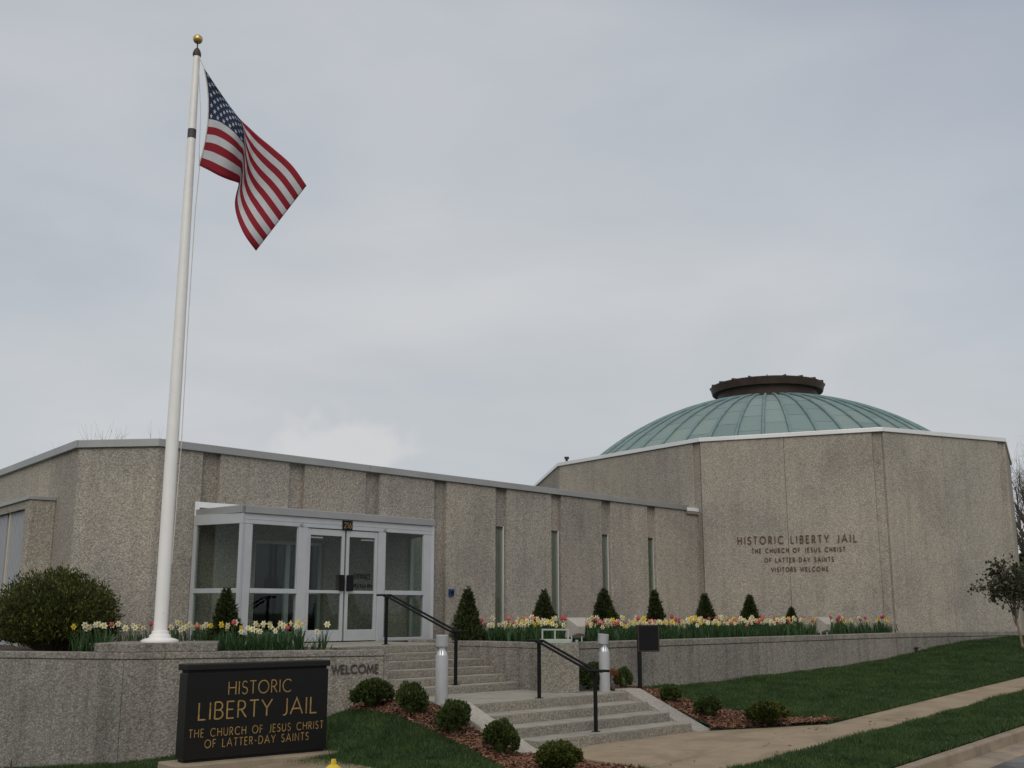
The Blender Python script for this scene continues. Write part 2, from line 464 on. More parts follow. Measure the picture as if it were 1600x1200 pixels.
M['rib'] = plain('copper_batten', (.15, .225, .222), .6, .1, var=.2, scale=3)

# ------------------------------------------------------------------ stroke lettering
def arc(cx, cy, rx, ry, a0, a1, n=14):
    return [(cx + rx * math.cos(math.radians(a0 + (a1 - a0) * i / n)), cy + ry * math.sin(math.radians(a0 + (a1 - a0) * i / n))) for i in range(n + 1)]
FONT = {
 'A': (.80, [[(0, 0), (.40, 1), (.80, 0)], [(.15, .34), (.65, .34)]]),
 'B': (.54, [[(.04, 0), (.04, 1)], [(.04, 1), (.24, 1)] + arc(.26, .76, .22, .24, 90, -90) + [(.04, .52)], [(.24, .52)] + arc(.26, .26, .26, .26, 90, -90) + [(.04, 0)]]),
 'C': (.84, [arc(.50, .5, .46, .5, 48, 312, 22)]),
 'D': (.74, [[(.04, 0), (.04, 1)], [(.04, 1), (.22, 1)] + arc(.24, .5, .46, .5, 90, -90, 18) + [(.04, 0)]]),
 'E': (.48, [[(.46, 1), (.04, 1), (.04, 0), (.46, 0)], [(.04, .52), (.40, .52)]]),
 'F': (.46, [[(.46, 1), (.04, 1), (.04, 0)], [(.04, .52), (.40, .52)]]),
 'H': (.70, [[(.04, 0), (.04, 1)], [(.66, 0), (.66, 1)], [(.04, .53), (.66, .53)]]),
 'I': (.10, [[(.05, 0), (.05, 1)]]),
 'J': (.40, [[(.36, 1), (.36, .20)] + arc(.18, .18, .18, .2, 0, -110, 8)]),
 'L': (.46, [[(.04, 1), (.04, 0), (.45, 0)]]),
 'M': (.90, [[(.04, 0), (.14, 1), (.45, .15), (.76, 1), (.86, 0)]]),
 'N': (.72, [[(.04, 0), (.04, 1), (.68, 0), (.68, 1)]]),
 'O': (.98, [arc(.49, .5, .46, .5, 0, 360, 30)]),
 'P': (.52, [[(.04, 0), (.04, 1)], [(.04, 1), (.22, 1)] + arc(.24, .73, .24, .27, 90, -90) + [(.04, .46)]]),
 'R': (.56, [[(.04, 0), (.04, 1)], [(.04, 1), (.22, 1)] + arc(.24, .74, .23, .26, 90, -90) + [(.04, .48)], [(.22, .48), (.54, 0)]]),
 'S': (.52, [arc(.26, .745, .20, .255, 35, 250, 14)[:-1] + arc(.26, .255, .23, .255, 75, -155, 16)]),
 'T': (.56, [[(0, 1), (.56, 1)], [(.28, 1), (.28, 0)]]),
 'U': (.68, [[(.04, 1), (.04, .32)] + arc(.34, .32, .30, .32, 180, 360, 16) + [(.64, 1)]]),
 'V': (.70, [[(0, 1), (.35, 0), (.70, 1)]]),
 'W': (1.06, [[(0, 1), (.27, 0), (.53, .9), (.79, 0), (1.06, 1)]]),
 'Y': (.66, [[(0, 1), (.33, .48), (.66, 1)], [(.33, .48), (.33, 0)]]),
 '-': (.36, [[(.04, .45), (.32, .45)]]),
 '1': (.26, [[(.02, .8), (.18, 1), (.18, 0)]]),
 '2': (.54, [arc(.27, .73, .23, .27, 160, -40, 12) + [(.04, 0), (.52, 0)]]),
 '6': (.56, [arc(.28, .29, .24, .29, 0, 360, 20), [(.06, .36), (.36, 1)]]),
 '9': (.56, [arc(.28, .71, .24, .29, 0, 360, 20), [(.50, .64), (.20, 0)]]),
}
def ribbon(mb, pts, w, place, d0, d1):
    closed = math.dist(pts[0], pts[-1]) < 1e-4
    if closed:
        pts = pts[:-1]
    n = len(pts); L_, R_ = [], []
    for i in range(n):
        p = Vector(pts[i])
        a = Vector(pts[i - 1]) if (i > 0 or closed) else None
        b = Vector(pts[(i + 1) % n]) if (i < n - 1 or closed) else None
        d1_ = (p - a).normalized() if a is not None else None
        d2_ = (b - p).normalized() if b is not None else None
        if d1_ is None: d1_ = d2_
        if d2_ is None: d2_ = d1_
        n1_, n2_ = Vector((-d1_.y, d1_.x)), Vector((-d2_.y, d2_.x))
        mm = (n1_ + n2_)
        mm = mm.normalized() if mm.length > 1e-3 else n1_
        k = min(1.0 / max(mm.dot(n1_), 0.35), 2.2)
        L_.append(p + mm * w / 2 * k); R_.append(p - mm * w / 2 * k)
    m = n if closed else n - 1
    for i in range(m):
        j = (i + 1) % n
        q = [L_[i], R_[i], R_[j], L_[j]]
        mb.prism([place(c.x, c.y, d0) for c in q], [place(c.x, c.y, d1) for c in q])
def lettering(txt, left, right, h, weight, depth, mat_, parent, normal, rise=0.0, gap=.20, word=.55):
    """letters of height h spread from left to right (baseline ends), standing off the wall along normal"""
    left, right = Vector(left), Vector(right)
    tot = 0; adv = []
    for i, ch in enumerate(txt):
        if ch == ' ':
            adv.append(word); tot += word
        else:
            adv.append(FONT[ch][0]); tot += FONT[ch][0]
            if i < len(txt) - 1 and txt[i + 1] != ' ':
                tot += gap
    d = (right - left); length = d.length; d.normalize()
    sx = length / tot
    x = 0
    for i, ch in enumerate(txt):
        if ch != ' ':
            o = left + d * (x * sx)
            mb = MB()
            place = lambda u, v, w_: o + d * (u * sx) + UP * (v * h) + normal * w_
            for k, st in enumerate(FONT[ch][1]):
                ribbon(mb, st, weight, place, rise, rise + depth + k * 0.0016)
            build('letter', mb, mat_, parent, recalc=False)
        x += adv[i]
        if i < len(txt) - 1 and ch != ' ' and txt[i + 1] != ' ':
            x += gap

# ------------------------------------------------------------------ site levels
Z_FLOOR, Z_LAND = ZT(1.41), ZT(0.60)
B_FAC, B_VES, B_TOP, B_UPBOT, B_WALL, B_NOSE, B_FOOT = -19.54, -18.32, -15.84, -14.26, -13.49, -12.50, -11.16
B_SW0, B_SW1, B_KERB = -9.42, -8.36, -6.86
LW = [(-14.5, 19.4), (-5.86, 17.03), (-2.085, 18.40)]            # left planter wall, plan
RW = [AB(14.62, B_WALL)[:2], AB(27.55, B_WALL)[:2], (14.7, 32.0), (22.0, 36.3)]   # right planter wall, plan

ctrl = [(-2.085, 18.4, .58), (-2.70, 18.18, .37), (-4.95, 17.35, -.20), (-5.86, 17.03, -.32), (-8.1, 17.6, -.46), (-14, 19.2, -.75),
        (-1.1, 17.0, .57), (.40, 16.40, 0.0), (-.3, 16.7, .28), (-1.22, 14.2, .02), (-1.67, 14.6, -.05), (-2.35, 15.3, -.05), (-4.3, 14.5, -.16), (-2.6, 15.9, .02), (-8, 14, -.55),
        (1.8, 20.9, .55), (2.47, 21.55, .54), (5.67, 24.75, .60), (9.96, 29.06, .83), (14.7, 31.9, 1.30), (22, 36.2, 1.7), (12.7, 28.0, 1.08),
        (2.0, 19.95, .56), (3.0, 18.75, .03), (2.5, 19.3, .3), (4.6, 21.5, .36), (7.0, 23.6, .50)]
ctrl = [(x, y, ZT(z)) for x, y, z in ctrl]
for a in np.arange(-8, 42, 3.0):
    p = AB(a, B_SW0)
    ctrl.append((p.x, p.y, G(a) + 0.01))
CX = np.array(ctrl)
def _phi(r2):
    return 0.5 * r2 * np.log(np.maximum(r2, 1e-9))
_n = len(CX)
_d = ((CX[:, None, :2] - CX[None, :, :2]) ** 2).sum(2)
_A = np.zeros((_n + 3, _n + 3)); _A[:_n, :_n] = _phi(_d) + np.eye(_n) * 0.02
_A[:_n, _n] = 1; _A[:_n, _n + 1:] = CX[:, :2]; _A[_n, :_n] = 1; _A[_n + 1:, :_n] = CX[:, :2].T
_w = np.linalg.solve(_A, np.concatenate([CX[:, 2], [0, 0, 0]]))
def Hn(P):
    P = np.asarray(P, dtype=float)
    d = ((P[:, None, :2] - CX[None, :, :2]) ** 2).sum(2)
    return _phi(d) @ _w[:_n] + _w[_n] + P[:, :2] @ _w[_n + 1:]
def H(x, y):
    return float(Hn([[x, y]])[0])
def ground_hit(px, py):
    d = ray(px, py); o = Vector((0, 0, EYE)); t = 8.0
    while t < 60:
        p = o + d * t
        if p.z < H(p.x, p.y):
            return Vector((p.x, p.y, H(p.x, p.y)))
        t += 0.03
    return p
def inside(P, poly):
    P = np.asarray(P); x, y = P[:, 0], P[:, 1]
    r = np.zeros(len(P), bool); n = len(poly)
    for i in range(n):
        x0, y0 = poly[i][0], poly[i][1]; x1, y1 = poly[(i + 1) % n][0], poly[(i + 1) % n][1]
        c = ((y0 > y) != (y1 > y)) & (x < (x1 - x0) * (y - y0) / (y1 - y0 + 1e-12) + x0)
        r ^= c
    return r
def sheet(name, poly, zf, mat_, step=0.5, dz=0.0, parent=None, jitter=0.0):
    """polygon filled with a triangulated sheet that follows zf"""
    poly = [Vector((p[0], p[1])) for p in poly]
    bd = []
    for i in range(len(poly)):
        p, q = poly[i], poly[(i + 1) % len(poly)]
        k = max(1, int((q - p).length / step))
        bd += [p.lerp(q, t / k) for t in range(k)]
    nb = len(bd)
    xs = [p.x for p in poly]; ys = [p.y for p in poly]
    gx, gy = np.meshgrid(np.arange(min(xs), max(xs), step), np.arange(min(ys), max(ys), step))
    g = np.stack([gx.ravel(), gy.ravel()], 1)
    g = g[inside(g, poly)]
    B = np.array([(p.x, p.y) for p in bd])
    if len(g):
        dd = np.sqrt(((g[:, None] - B[None]) ** 2).sum(2)).min(1)
        g = g[dd > step * 0.4]
    pts = bd + [Vector((a, b)) for a, b in g]
    res = delaunay_2d_cdt(pts, [(i, (i + 1) % nb) for i in range(nb)], [list(range(nb))], 1, 1e-5)
    V = np.array([(p.x, p.y) for p in res[0]])
    Z = zf(V) + dz
    if jitter:
        Z = Z + npr.normal(0, jitter, len(Z))
    F = [f for f in res[2] if len(f) == 3]
    return mesh_np(name, np.column_stack([V, Z]), np.array(F), mat_, parent, smooth=True)
def Gn(P):
    return ZB + GR * ((P[:, 0] + P[:, 1]) / R2 - 13.5)

# ------------------------------------------------------------------ ground, road, kerb, pavement
gm = MB()
aa = [-400, -60, -20, 0, 20, 45, 90, 700]; bb = [-700, -90, -40, -13, -9, -6.5, 9, 90, 500]
for i, a in enumerate(aa):
    for b in bb:
        gm.v.append(tuple(AB(a, b, G(max(-40, min(45, a))) - 0.85)))
nbb = len(bb)
for i in range(len(aa) - 1):
    for j in range(nbb - 1):
        gm.f.append((i * nbb + j, i * nbb + j + 1, (i + 1) * nbb + j + 1, (i + 1) * nbb + j)); gm.m.append(0)
tag(build('ground', gm, M['ground']), kind='structure')

def strip(name, b0, b1, dz, mat_, a0=-40, a1=45, thick=0.2):
    m = MB()
    m.prism([AB(a, b, G(a) + dz - thick) for a, b in ((a0, b0), (a0, b1), (a1, b1), (a1, b0))],
            [AB(a, b, G(a) + dz) for a, b in ((a0, b0), (a0, b1), (a1, b1), (a1, b0))])
    return m
road = tag(build('road', strip('road', B_KERB + .62, 7.0, -.158, M['asphalt']), M['asphalt']), kind='structure')
gut = tag(build('gutter', strip('gutter', B_KERB + .16, B_KERB + .615, -.15, M['kerb']), M['joint']), kind='structure')
kerb = tag(build('kerb', strip('kerb', B_KERB + .004, B_KERB + .14, -.03, M['kerb']), M['joint']), kind='structure')
def piece(parent, name, a0, a1, b0, b1, dz, mat_, thick, bev):
    m = MB()
    m.prism([AB(a, b, G(a) + dz - thick) for a, b in ((a0, b0), (a0, b1), (a1, b1), (a1, b0))],
            [AB(a, b, G(a) + dz) for a, b in ((a0, b0), (a0, b1), (a1, b1), (a1, b0))])
    return build(name, m, mat_, parent, bevel=bev)
a = -2.0
while a < 40:
    piece(kerb, 'kerb_stone', a, a + 2.985, B_KERB, B_KERB + .165, 0.0, M['kerb'], .3, .025)
    piece(gut, 'gutter_slab', a, a + 2.99, B_KERB + .17, B_KERB + .62, -.146, M['kerb'], .15, .006)
    a += 3.0
sw = tag(build('sidewalk', strip('sidewalk', B_SW0 + .01, B_SW1 - .01, -.03, M['joint']), M['joint']), kind='structure')
a = -5.1
while a < 40:
    piece(sw, 'paving_slab', a, a + 1.49, B_SW0, B_SW1, 0.0 + rnd.uniform(-.003, .003), M['walk'], .12, .01)
    a += 1.5
# path from the steps to the pavement
def pz(a, b):
    t = (b - B_FOOT) / (B_SW0 - B_FOOT)
    return ZB + (G(a) - ZB) * max(0, min(1, t)) + .002
path = tag(build('entry_path', (lambda m: (m.prism([AB(a, b, pz(a, b) - .3) for a, b in ((11.75, B_FOOT - .02), (11.95, B_SW0), (16.6, B_SW0), (15.35, B_FOOT - .02))],
      [AB(a, b, pz(a, b) - .16) for a, b in ((11.75, B_FOOT - .02), (11.95, B_SW0), (16.6, B_SW0), (15.35, B_FOOT - .02))]), m)[1])(MB()), M['joint']), kind='structure')
xs_ = [0, .34, .67, 1.0]
for i in range(3):
    m = MB(); r = []
    for t, b in ((xs_[i], B_FOOT + .0), (xs_[i], B_SW0 - .008), (xs_[i + 1], B_SW0 - .008), (xs_[i + 1], B_FOOT + .0)):
        lo = 11.72 + (b - B_FOOT) / (B_SW0 - B_FOOT) * .2; hi = 15.36 + (b - B_FOOT) / (B_SW0 - B_FOOT) * 1.25
        aa_ = lo + (hi - lo) * t + (0.005 if t == xs_[i] else -0.005)
        r.append((aa_, b))
    m.prism([AB(a, b, pz(a, b) - .12) for a, b in r], [AB(a, b, pz(a, b)) for a, b in r])
    build('paving_slab', m, M['walk'], path, bevel=.006)

# lawns
def wallpt(W_, i, t):
    return (W_[i][0] + (W_[i + 1][0] - W_[i][0]) * t, W_[i][1] + (W_[i + 1][1] - W_[i][1]) * t)
LAWN_L = [AB(-9, B_SW0), AB(11.93, B_SW0), AB(11.70, B_FOOT + .15), AB(11.22, B_FOOT + .1), AB(11.22, -14.5), LW[2], LW[1], LW[0]]
LAWN_R = [AB(16.62, B_SW0), AB(40, B_SW0), AB(40, -11.5), RW[3], RW[2], RW[1], AB(15.35, B_WALL), AB(15.35, -12.9), AB(15.75, -12.6), AB(15.78, B_FOOT), AB(15.6, B_FOOT + .2)]
tag(sheet('lawn', LAWN_L, Hn, M['turf'], .4, 0.0), kind='structure')
tag(sheet('lawn', LAWN_R, Hn, M['turf'], .5, 0.0), kind='structure')
VERGE = [AB(-4, B_SW1), AB(40, B_SW1), AB(40, B_KERB), AB(-4, B_KERB)]
tag(sheet('verge', VERGE, lambda P: Gn(P) + .012, M['turf'], .6), kind='structure')

# mulch beds either side of the lower steps (outlines follow the lawn edge in the photo)
def gp(px, py):
    p = ground_hit(px, py); return (p.x, p.y)
ML = [gp(*q) for q in ((541, 1112), (575, 1114), (606, 1119), (652, 1135), (692, 1154), (740, 1175), (782, 1199), (815, 1222))] + \
     [AB(11.9, B_SW0 - .03)[:2], AB(11.72, B_FOOT + .15)[:2], AB(11.23, B_FOOT + .08)[:2], AB(11.23, -14.45)[:2], LW[2]]
MR = [AB(15.40, B_WALL + .02)[:2], AB(15.40, -12.9)[:2], AB(15.77, -12.55)[:2], AB(15.80, B_FOOT)[:2], AB(15.62, B_FOOT + .2)[:2], AB(16.6, B_SW0 - .02)[:2], AB(17.1, B_SW0 - .02)[:2]] + \
     [gp(*q) for q in ((1232, 1126), (1167, 1117), (1130, 1111), (1090, 1100), (1065, 1095), (1027, 1081))] + [AB(16.75, B_WALL + .02)[:2]]
for P_ in (ML, MR):
    tag(sheet('mulch_bed', P_, Hn, M['soil'], .12, .022, jitter=.008), kind='structure')
def scatter(poly, n, seedpoly_excl=()):
    xs = [p[0] for p in poly]; ys = [p[1] for p in poly]
    out = np.zeros((0, 2))
    while len(out) < n:
        q = np.column_stack([npr.uniform(min(xs), max(xs), n * 2), npr.uniform(min(ys), max(ys), n * 2)])
        k = inside(q, poly)
        for e in seedpoly_excl:
            k &= ~inside(q, e)
        out = np.vstack([out, q[k]])
    return out[:n]
def area(poly):
    return abs(sum(poly[i][0] * poly[(i + 1) % len(poly)][1] - poly[(i + 1) % len(poly)][0] * poly[i][1] for i in range(len(poly)))) / 2
for P_, lab in ((ML, 'reddish brown bark mulch left of the lower steps'), (MR, 'reddish brown bark mulch right of the lower steps')):
    n = int(area(P_) * 1500)
    c = scatter(P_, n); z = Hn(c) + .03 + npr.uniform(0, .022, n)
    th = npr.uniform(0, 2 * PI, n); l = npr.uniform(.018, .042, n); w = npr.uniform(.006, .014, n)
    ti = npr.normal(0, .35, (n, 2))
    u = np.column_stack([np.cos(th), np.sin(th), ti[:, 0]]); v = np.column_stack([-np.sin(th), np.cos(th), ti[:, 1]])
    C = np.column_stack([c, z])
    V = np.stack([C - u * l[:, None] - v * w[:, None] * .6, C + u * l[:, None] - v * w[:, None], C + u * l[:, None] * .8 + v * w[:, None], C - u * l[:, None] + v * w[:, None],
                  C + np.array([0, 0, .008])], 1).reshape(-1, 3)
    b_ = np.arange(n)[:, None] * 5
    F = np.concatenate([b_ + np.array([[0, 1, 4]]), b_ + np.array([[1, 2, 4]]), b_ + np.array([[2, 3, 4]]), b_ + np.array([[3, 0, 4]])])
    tag(mesh_np('bark_mulch', V, F, M['mulch']), lab, 'mulch', kind='stuff')

n = 46
cA = np.column_stack([npr.uniform(12.2, 18.0, n), npr.uniform(B_FOOT + .1, B_SW1 - .1, n)])
cz = [AB(a, b, (pz(a, b) if b < B_SW0 else G(a)) + .004) for a, b in cA if b > B_SW0 or a < 15.3 + (b - B_FOOT) * .7]
V, F = [], []
for p in cz:
    an = rnd.uniform(0, PI); u = Vector((math.cos(an), math.sin(an), 0)) * rnd.uniform(.012, .03); v = Vector((-u.y, u.x, 0)) * .4; o_ = len(V)
    V += [p - u - v, p + u - v, p + u + v, p - u + v, p + UP * .014]; F += [(o_, o_ + 1, o_ + 4), (o_ + 1, o_ + 2, o_ + 4), (o_ + 2, o_ + 3, o_ + 4), (o_ + 3, o_, o_ + 4)]
tag(mesh_np('blown_bark_chips', [tuple(v) for v in V], F, M['mulch']), 'few stray bark chips lying on the entry path', 'mulch', kind='stuff')
# grass blades
def blades(name, poly, dens, zf, label, excl=(), hmin=.045, hmax=.095):
    n = int(area(poly) * dens)
    c = scatter(poly, n, excl); z = zf(c)
    # clumps grow taller in soft patches
    patch = .75 + .35 * np.sin(c[:, 0] * 2.1 + 1.3 * np.sin(c[:, 1] * 1.7)) * np.cos(c[:, 1] * 2.6 + c[:, 0] * .7)
    h = npr.uniform(hmin, hmax, n) * patch; w = npr.uniform(.004, .008, n)
    th = npr.uniform(0, 2 * PI, n); lean = npr.normal(0, .5, (n, 2)) * h[:, None]
    u = np.column_stack([np.cos(th), np.sin(th), np.zeros(n)]) * w[:, None]
    C = np.column_stack([c, z - .004]); T_ = np.column_stack([c + lean, z + h])
    V = np.stack([C - u, C + u, T_], 1).reshape(-1, 3)
    F = np.arange(n * 3).reshape(-1, 3)
    return tag(mesh_np(name, V, F, M['grass']), label, 'grass', kind='stuff')
near_L = [AB(4.5, B_SW0 + .03), AB(11.93, B_SW0 + .02), AB(11.70, B_FOOT + .15), AB(11.22, B_FOOT + .1), AB(11.22, -14.5), LW[2], LW[1], wallpt(LW, 0, .7), AB(3.0, -13)]
near_R = [AB(16.62, B_SW0 + .025), AB(30.5, B_SW0 + .035), AB(32.5, -12.0), wallpt(RW, 2, .3), RW[2], RW[1], AB(15.35, B_WALL), AB(15.35, -12.9), AB(15.75, -12.6), AB(15.78, B_FOOT), AB(15.6, B_FOOT + .2)]
blades('grass', near_L, 4200, Hn, 'dark green lawn grass below the welcome wall', (ML,))
blades('grass', near_R, 3000, Hn, 'dark green lawn grass right of the steps', (MR,))
blades('grass', [AB(9, B_SW1 - .045), AB(30, B_SW1 - .03), AB(30, B_KERB + .03), AB(9, B_KERB + .025)], 4200, lambda P: Gn(P) + .012, 'dark green verge grass between pavement and kerb', (), .05, .105)

# ------------------------------------------------------------------ steps, landing
zr = (Z_FLOOR - Z_LAND) / 6
st = thing('staircase', AB(13, B_UPBOT, Z_LAND), 'upper flight of six pebbled concrete steps leading to the glass entrance', 'steps')
td = (B_UPBOT - B_TOP) / 5
for i in range(6):                                     # i = 0 top platform edge
    b1 = B_TOP + i * td
    z1 = Z_FLOOR - i * zr
    m = MB(); m.abbox(11.3, 14.44, b1 - (td if i else 2.6) - .02 + (.02 if i else 0), b1, z1 - zr - (.0 if i < 5 else .05), z1 - .012)
    s_ = build('step', m, M['step'], st, bevel=.008)
    m = MB(); m.abbox(11.3, 14.44, b1 - (td if i else 2.6), b1 - .004, z1 - .011, z1)
    build('tread', m, M['tread'], s_)
zr2 = (Z_LAND - ZB) / 4
td2 = (B_FOOT - B_NOSE) / 3
st2 = thing('staircase', AB(13.5, B_FOOT, ZB), 'lower flight of four pebbled steps with sloping side kerbs', 'steps')
for i in range(4):
    b1 = B_NOSE + i * td2; z1 = Z_LAND - i * zr2
    m = MB(); m.abbox(11.66, 15.34, b1 - (td2 if i else .5), b1, z1 - zr2 - .1, z1 - .012)
    s_ = build('step', m, M['step'], st2, bevel=.01)
    m = MB(); m.abbox(11.66, 15.34, b1 - (td2 - .006 if i else .5), b1 - .006, z1 - .011, z1)
    build('tread', m, M['tread'], s_)
for a0, a1 in ((11.22, 11.66), (15.34, 15.78)):
    m = MB()
    prof = [(B_NOSE - .30, -.3), (B_FOOT + .12, -.3), (B_FOOT + .12, ZB + .02), (B_FOOT - .02, ZB + .05), (B_NOSE - .06, Z_LAND + .035), (B_NOSE - .30, Z_LAND + .035)]
    m.prism([AB(a0 + .002, b, z) for b, z in prof], [AB(a1 - .002, b, z) for b, z in prof])
    build('cheek_wall', m, M['cheek'], st2, bevel=.012)
land = MB(); land.abbox(11.2, 15.78, B_UPBOT + .004, B_NOSE - .504, -.1, Z_LAND - .006)
lo = tag(build('landing', land, M['tread']), kind='structure')
for a0, a1 in ((11.21, 12.6), (12.61, 14.2), (14.21, 15.77)):
    m = MB(); m.abbox(a0, a1, B_UPBOT + .01, B_NOSE - .505, Z_LAND - .005, Z_LAND)
    build('paving_slab', m, M['tread'], lo)
pf = MB(); pf.abbox(10.6, 16.6, -19.3, B_TOP - 2.61, .5, Z_FLOOR)
tag(build('entrance_platform', pf, M['tread']), kind='structure')

# ------------------------------------------------------------------ planter walls
def plan_wall(name, W_, z0, z1, segs, label, cat='wall', thick=.3, cap=.10, matk='planter'):
    t = thing(name, (W_[1][0], W_[1][1], z0), label, cat)
    for i in range(len(W_) - 1):
        p, q = Vector(W_[i]), Vector(W_[i + 1])
        n = segs[i]; L_ = (q - p).length; g = .006 / L_
        for k in range(n):
            m = MB(); m.wallbox(p.lerp(q, k / n + g), p.lerp(q, (k + 1) / n - g), thick, z0, z1 - cap - .012)
            build('wall_panel', m, M[matk], t, bevel=.01)
            m = MB(); m.wallbox(p.lerp(q, k / n + g * .3), p.lerp(q, (k + 1) / n - g * .3), thick, z1 - cap, z1, .012)
            build('coping', m, M[matk], t, bevel=.012)
        m = MB(); m.wallbox(p, q, thick - .05, z0, z1 - .02, -.02)
        build('core', m, M['recess'], t)
    return t
wl_ = plan_wall('planter_wall', LW, -1.2, ZT(1.40), [4, 1], 'pebbled planter wall with raised letters left of the steps')
nrmL = Vector((LW[2][1] - LW[1][1], -(LW[2][0] - LW[1][0]), 0)).normalized()
pl, pr = on_plane(518, 1052, (LW[1][0], LW[1][1], 1), nrmL), on_plane(591, 1050, (LW[1][0], LW[1][1], 1), nrmL)
pr.z = pl.z
lettering('WELCOME', pl, pr, .125, .17, .02, M['ironletter'], wl_, nrmL, .004, .18)
# return of that wall along the upper flight
m = MB(); m.poly([LW[2], (LW[2][0] - .09, LW[2][1] + .27), AB(11.28, -17.6), AB(11.58, -17.6), AB(11.62, -14.47)], .3, ZT(1.388))
build('return_wall', m, M['planter'], wl_)
# right: return beside the flight, then along the lawn
wr_ = plan_wall('planter_wall', RW, -.3, ZT(1.47), [4, 2, 2], 'long pebbled planter wall of the flower bed right of the steps', cap=.12)
m = MB(); m.abbox(14.45, 14.75, -17.4, B_WALL - .002, .3, ZT(1.36)); build('return_wall', m, M['planter'], wr_, bevel=.008)
m = MB(); m.abbox(14.44, 14.76, -17.4, B_WALL + .004, ZT(1.365), ZT(1.47)); build('coping', m, M['planter'], wr_, bevel=.01)
# soil behind the walls
def soil(poly, z, n=.04):
    tag(sheet('planting_soil', poly, lambda P: np.full(len(P), z), M['soil'], .35, jitter=.012), kind='structure')
soil([LW[0], (-5.95, 17.33), (-2.3, 18.66), AB(11.28, -17.5), AB(10.55, -18.3), AB(10.0, -19.3), (-8.4, 20.9), (-12, 25)], ZT(1.34))
soil([AB(14.8, B_WALL - .29), AB(27.5, B_WALL - .29), (14.5, 32.35), (14.9, 32.7), (10.62, 30.9), (5.8, 32.9), AB(27.5, -19.3), AB(14.8, -19.3)], ZT(1.38))

# ------------------------------------------------------------------ entrance wing
Z0 = 1.0
def ztop(a): return 5.165 - .0085 * (a - 9.93)
A0, A1 = 9.93, 27.75
wing = thing('entrance_wing', AB(18, B_FAC, 1.3), 'low pebbled concrete wing with slit windows and grey metal roof edge', 'building')
REC = [11.09 + 2.02 * k for k in range(8)]; RWID = .19
edges = [A0] + [e for r in REC for e in (r - RWID, r + RWID)] + [A1]
DO0, DO1, DOZ = 12.18, 13.88, 3.48                    # inner doorway
def wallpoly(a0, a1, door=True):
    """elevation polygon from the ground to the roof edge, notched by the doorway"""
    t0, t1 = ztop(a0), ztop(a1)
    lo, hi = max(a0, DO0), min(a1, DO1)
    if not door or hi - lo < .02:
        return [[(a0, Z0), (a1, Z0), (a1, t1), (a0, t0)]]
    if lo <= a0 + .01 and hi >= a1 - .01:
        return [[(a0, DOZ), (a1, DOZ), (a1, t1), (a0, t0)]]
    if lo > a0 + .01:
        return [[(a0, Z0), (lo, Z0), (lo, DOZ), (a1, DOZ), (a1, t1), (a0, t0)]]
    return [[(a0, DOZ), (hi, DOZ), (hi, Z0), (a1, Z0), (a1, t1), (a0, t0)]]
for i in range(0, len(edges) - 1, 2):
    for poly in wallpoly(edges[i] + .004, edges[i + 1] - .004):
        m = MB(); m.az(poly, B_FAC - .26, B_FAC)
        build('wall_panel', m, M['wall'], wing, bevel=.012)
ZW = 4.12
for k, r in enumerate(REC):
    a0, a1 = r - RWID - .003, r + RWID + .003
    if k < 4:
        for poly in wallpoly(a0, a1):
            m = MB(); m.az(poly, B_FAC - .25, B_FAC - .10); build('recess_panel', m, M['recess'], wing)
    else:
        m = MB(); m.az([(a0, ZW), (a1, ZW), (a1, ztop(a1)), (a0, ztop(a0))], B_FAC - .25, B_FAC - .10); build('recess_panel', m, M['recess'], wing)
        wmb = MB()                                     # slit window: frame, pane, curtain behind
        wmb.abbox(a1 - .085, a1 - .055, B_FAC - .16, B_FAC - .06, 1.40, ZW - .003)
        w_ = build('window', wmb, M['coping'], wing)
        hb = MB(); hb.abbox(a0 + .005, a1 - .086, B_FAC - .13, B_FAC - .06, ZW - .04, ZW - .003); build('head_bar', hb, M['bronze'], w_)
        hb = MB(); hb.abbox(a0 + .005, a1 - .086, B_FAC - .13, B_FAC - .06, 1.40, 1.45); build('sill_bar', hb, M['bronze'], w_)
        pm = MB(); pm.abbox(a0 + .004, a1 - .076, B_FAC - .078, B_FAC - .072, 1.45, ZW - .04); build('pane', pm, M['slitglass'], w_)
        cm = MB()
        for q in range(6):                             # hanging pleats
            x0 = a0 + .006 + q * .046
            cm.abbox(x0, x0 + .036, B_FAC - .115 - (q % 2) * .008, B_FAC - .095 - (q % 2) * .008, 1.452, ZW - .042)
        cm.abbox(a0 + .004, a1 - .077, B_FAC - .145, B_FAC - .132, 1.45, ZW - .02)
        build('curtain', cm, M['curtain'], w_)
        jm = MB(); jm.abbox(a1 - .054, a1 + .0, B_FAC - .24, B_FAC - .09, 1.3, ZW - .002); build('jamb', jm, M['recess'], w_)
        sm = MB(); sm.abbox(a0 + .002, a1 - .002, B_FAC - .24, B_FAC - .06, 1.30, 1.398); build('sill', sm, M['planter'], w_)
# chamfered end and left return
C1, C2, C3 = AB(A0, B_FAC), Vector((-8.40, 21.05, 0)), Vector((-12.07, 25.7, 0))
C4 = C2 + (C3 - C2).normalized() * 11
def facewall(p, q, n, z1, parent, mk='wall', gap=.006, z0=Z0):
    p, q = Vector(p[:2]), Vector(q[:2])
    L_ = (q - p).length
    for k in range(n):
        m = MB(); m.wallbox(p.lerp(q, k / n + gap / L_), p.lerp(q, (k + 1) / n - gap / L_), .26, z0, z1)
        build('wall_panel', m, M[mk], parent, bevel=.012)
ZT0 = ztop(A0)
facewall(C2, C1, 1, ZT0, wing)
facewall(C4, C2, 6, ZT0, wing)
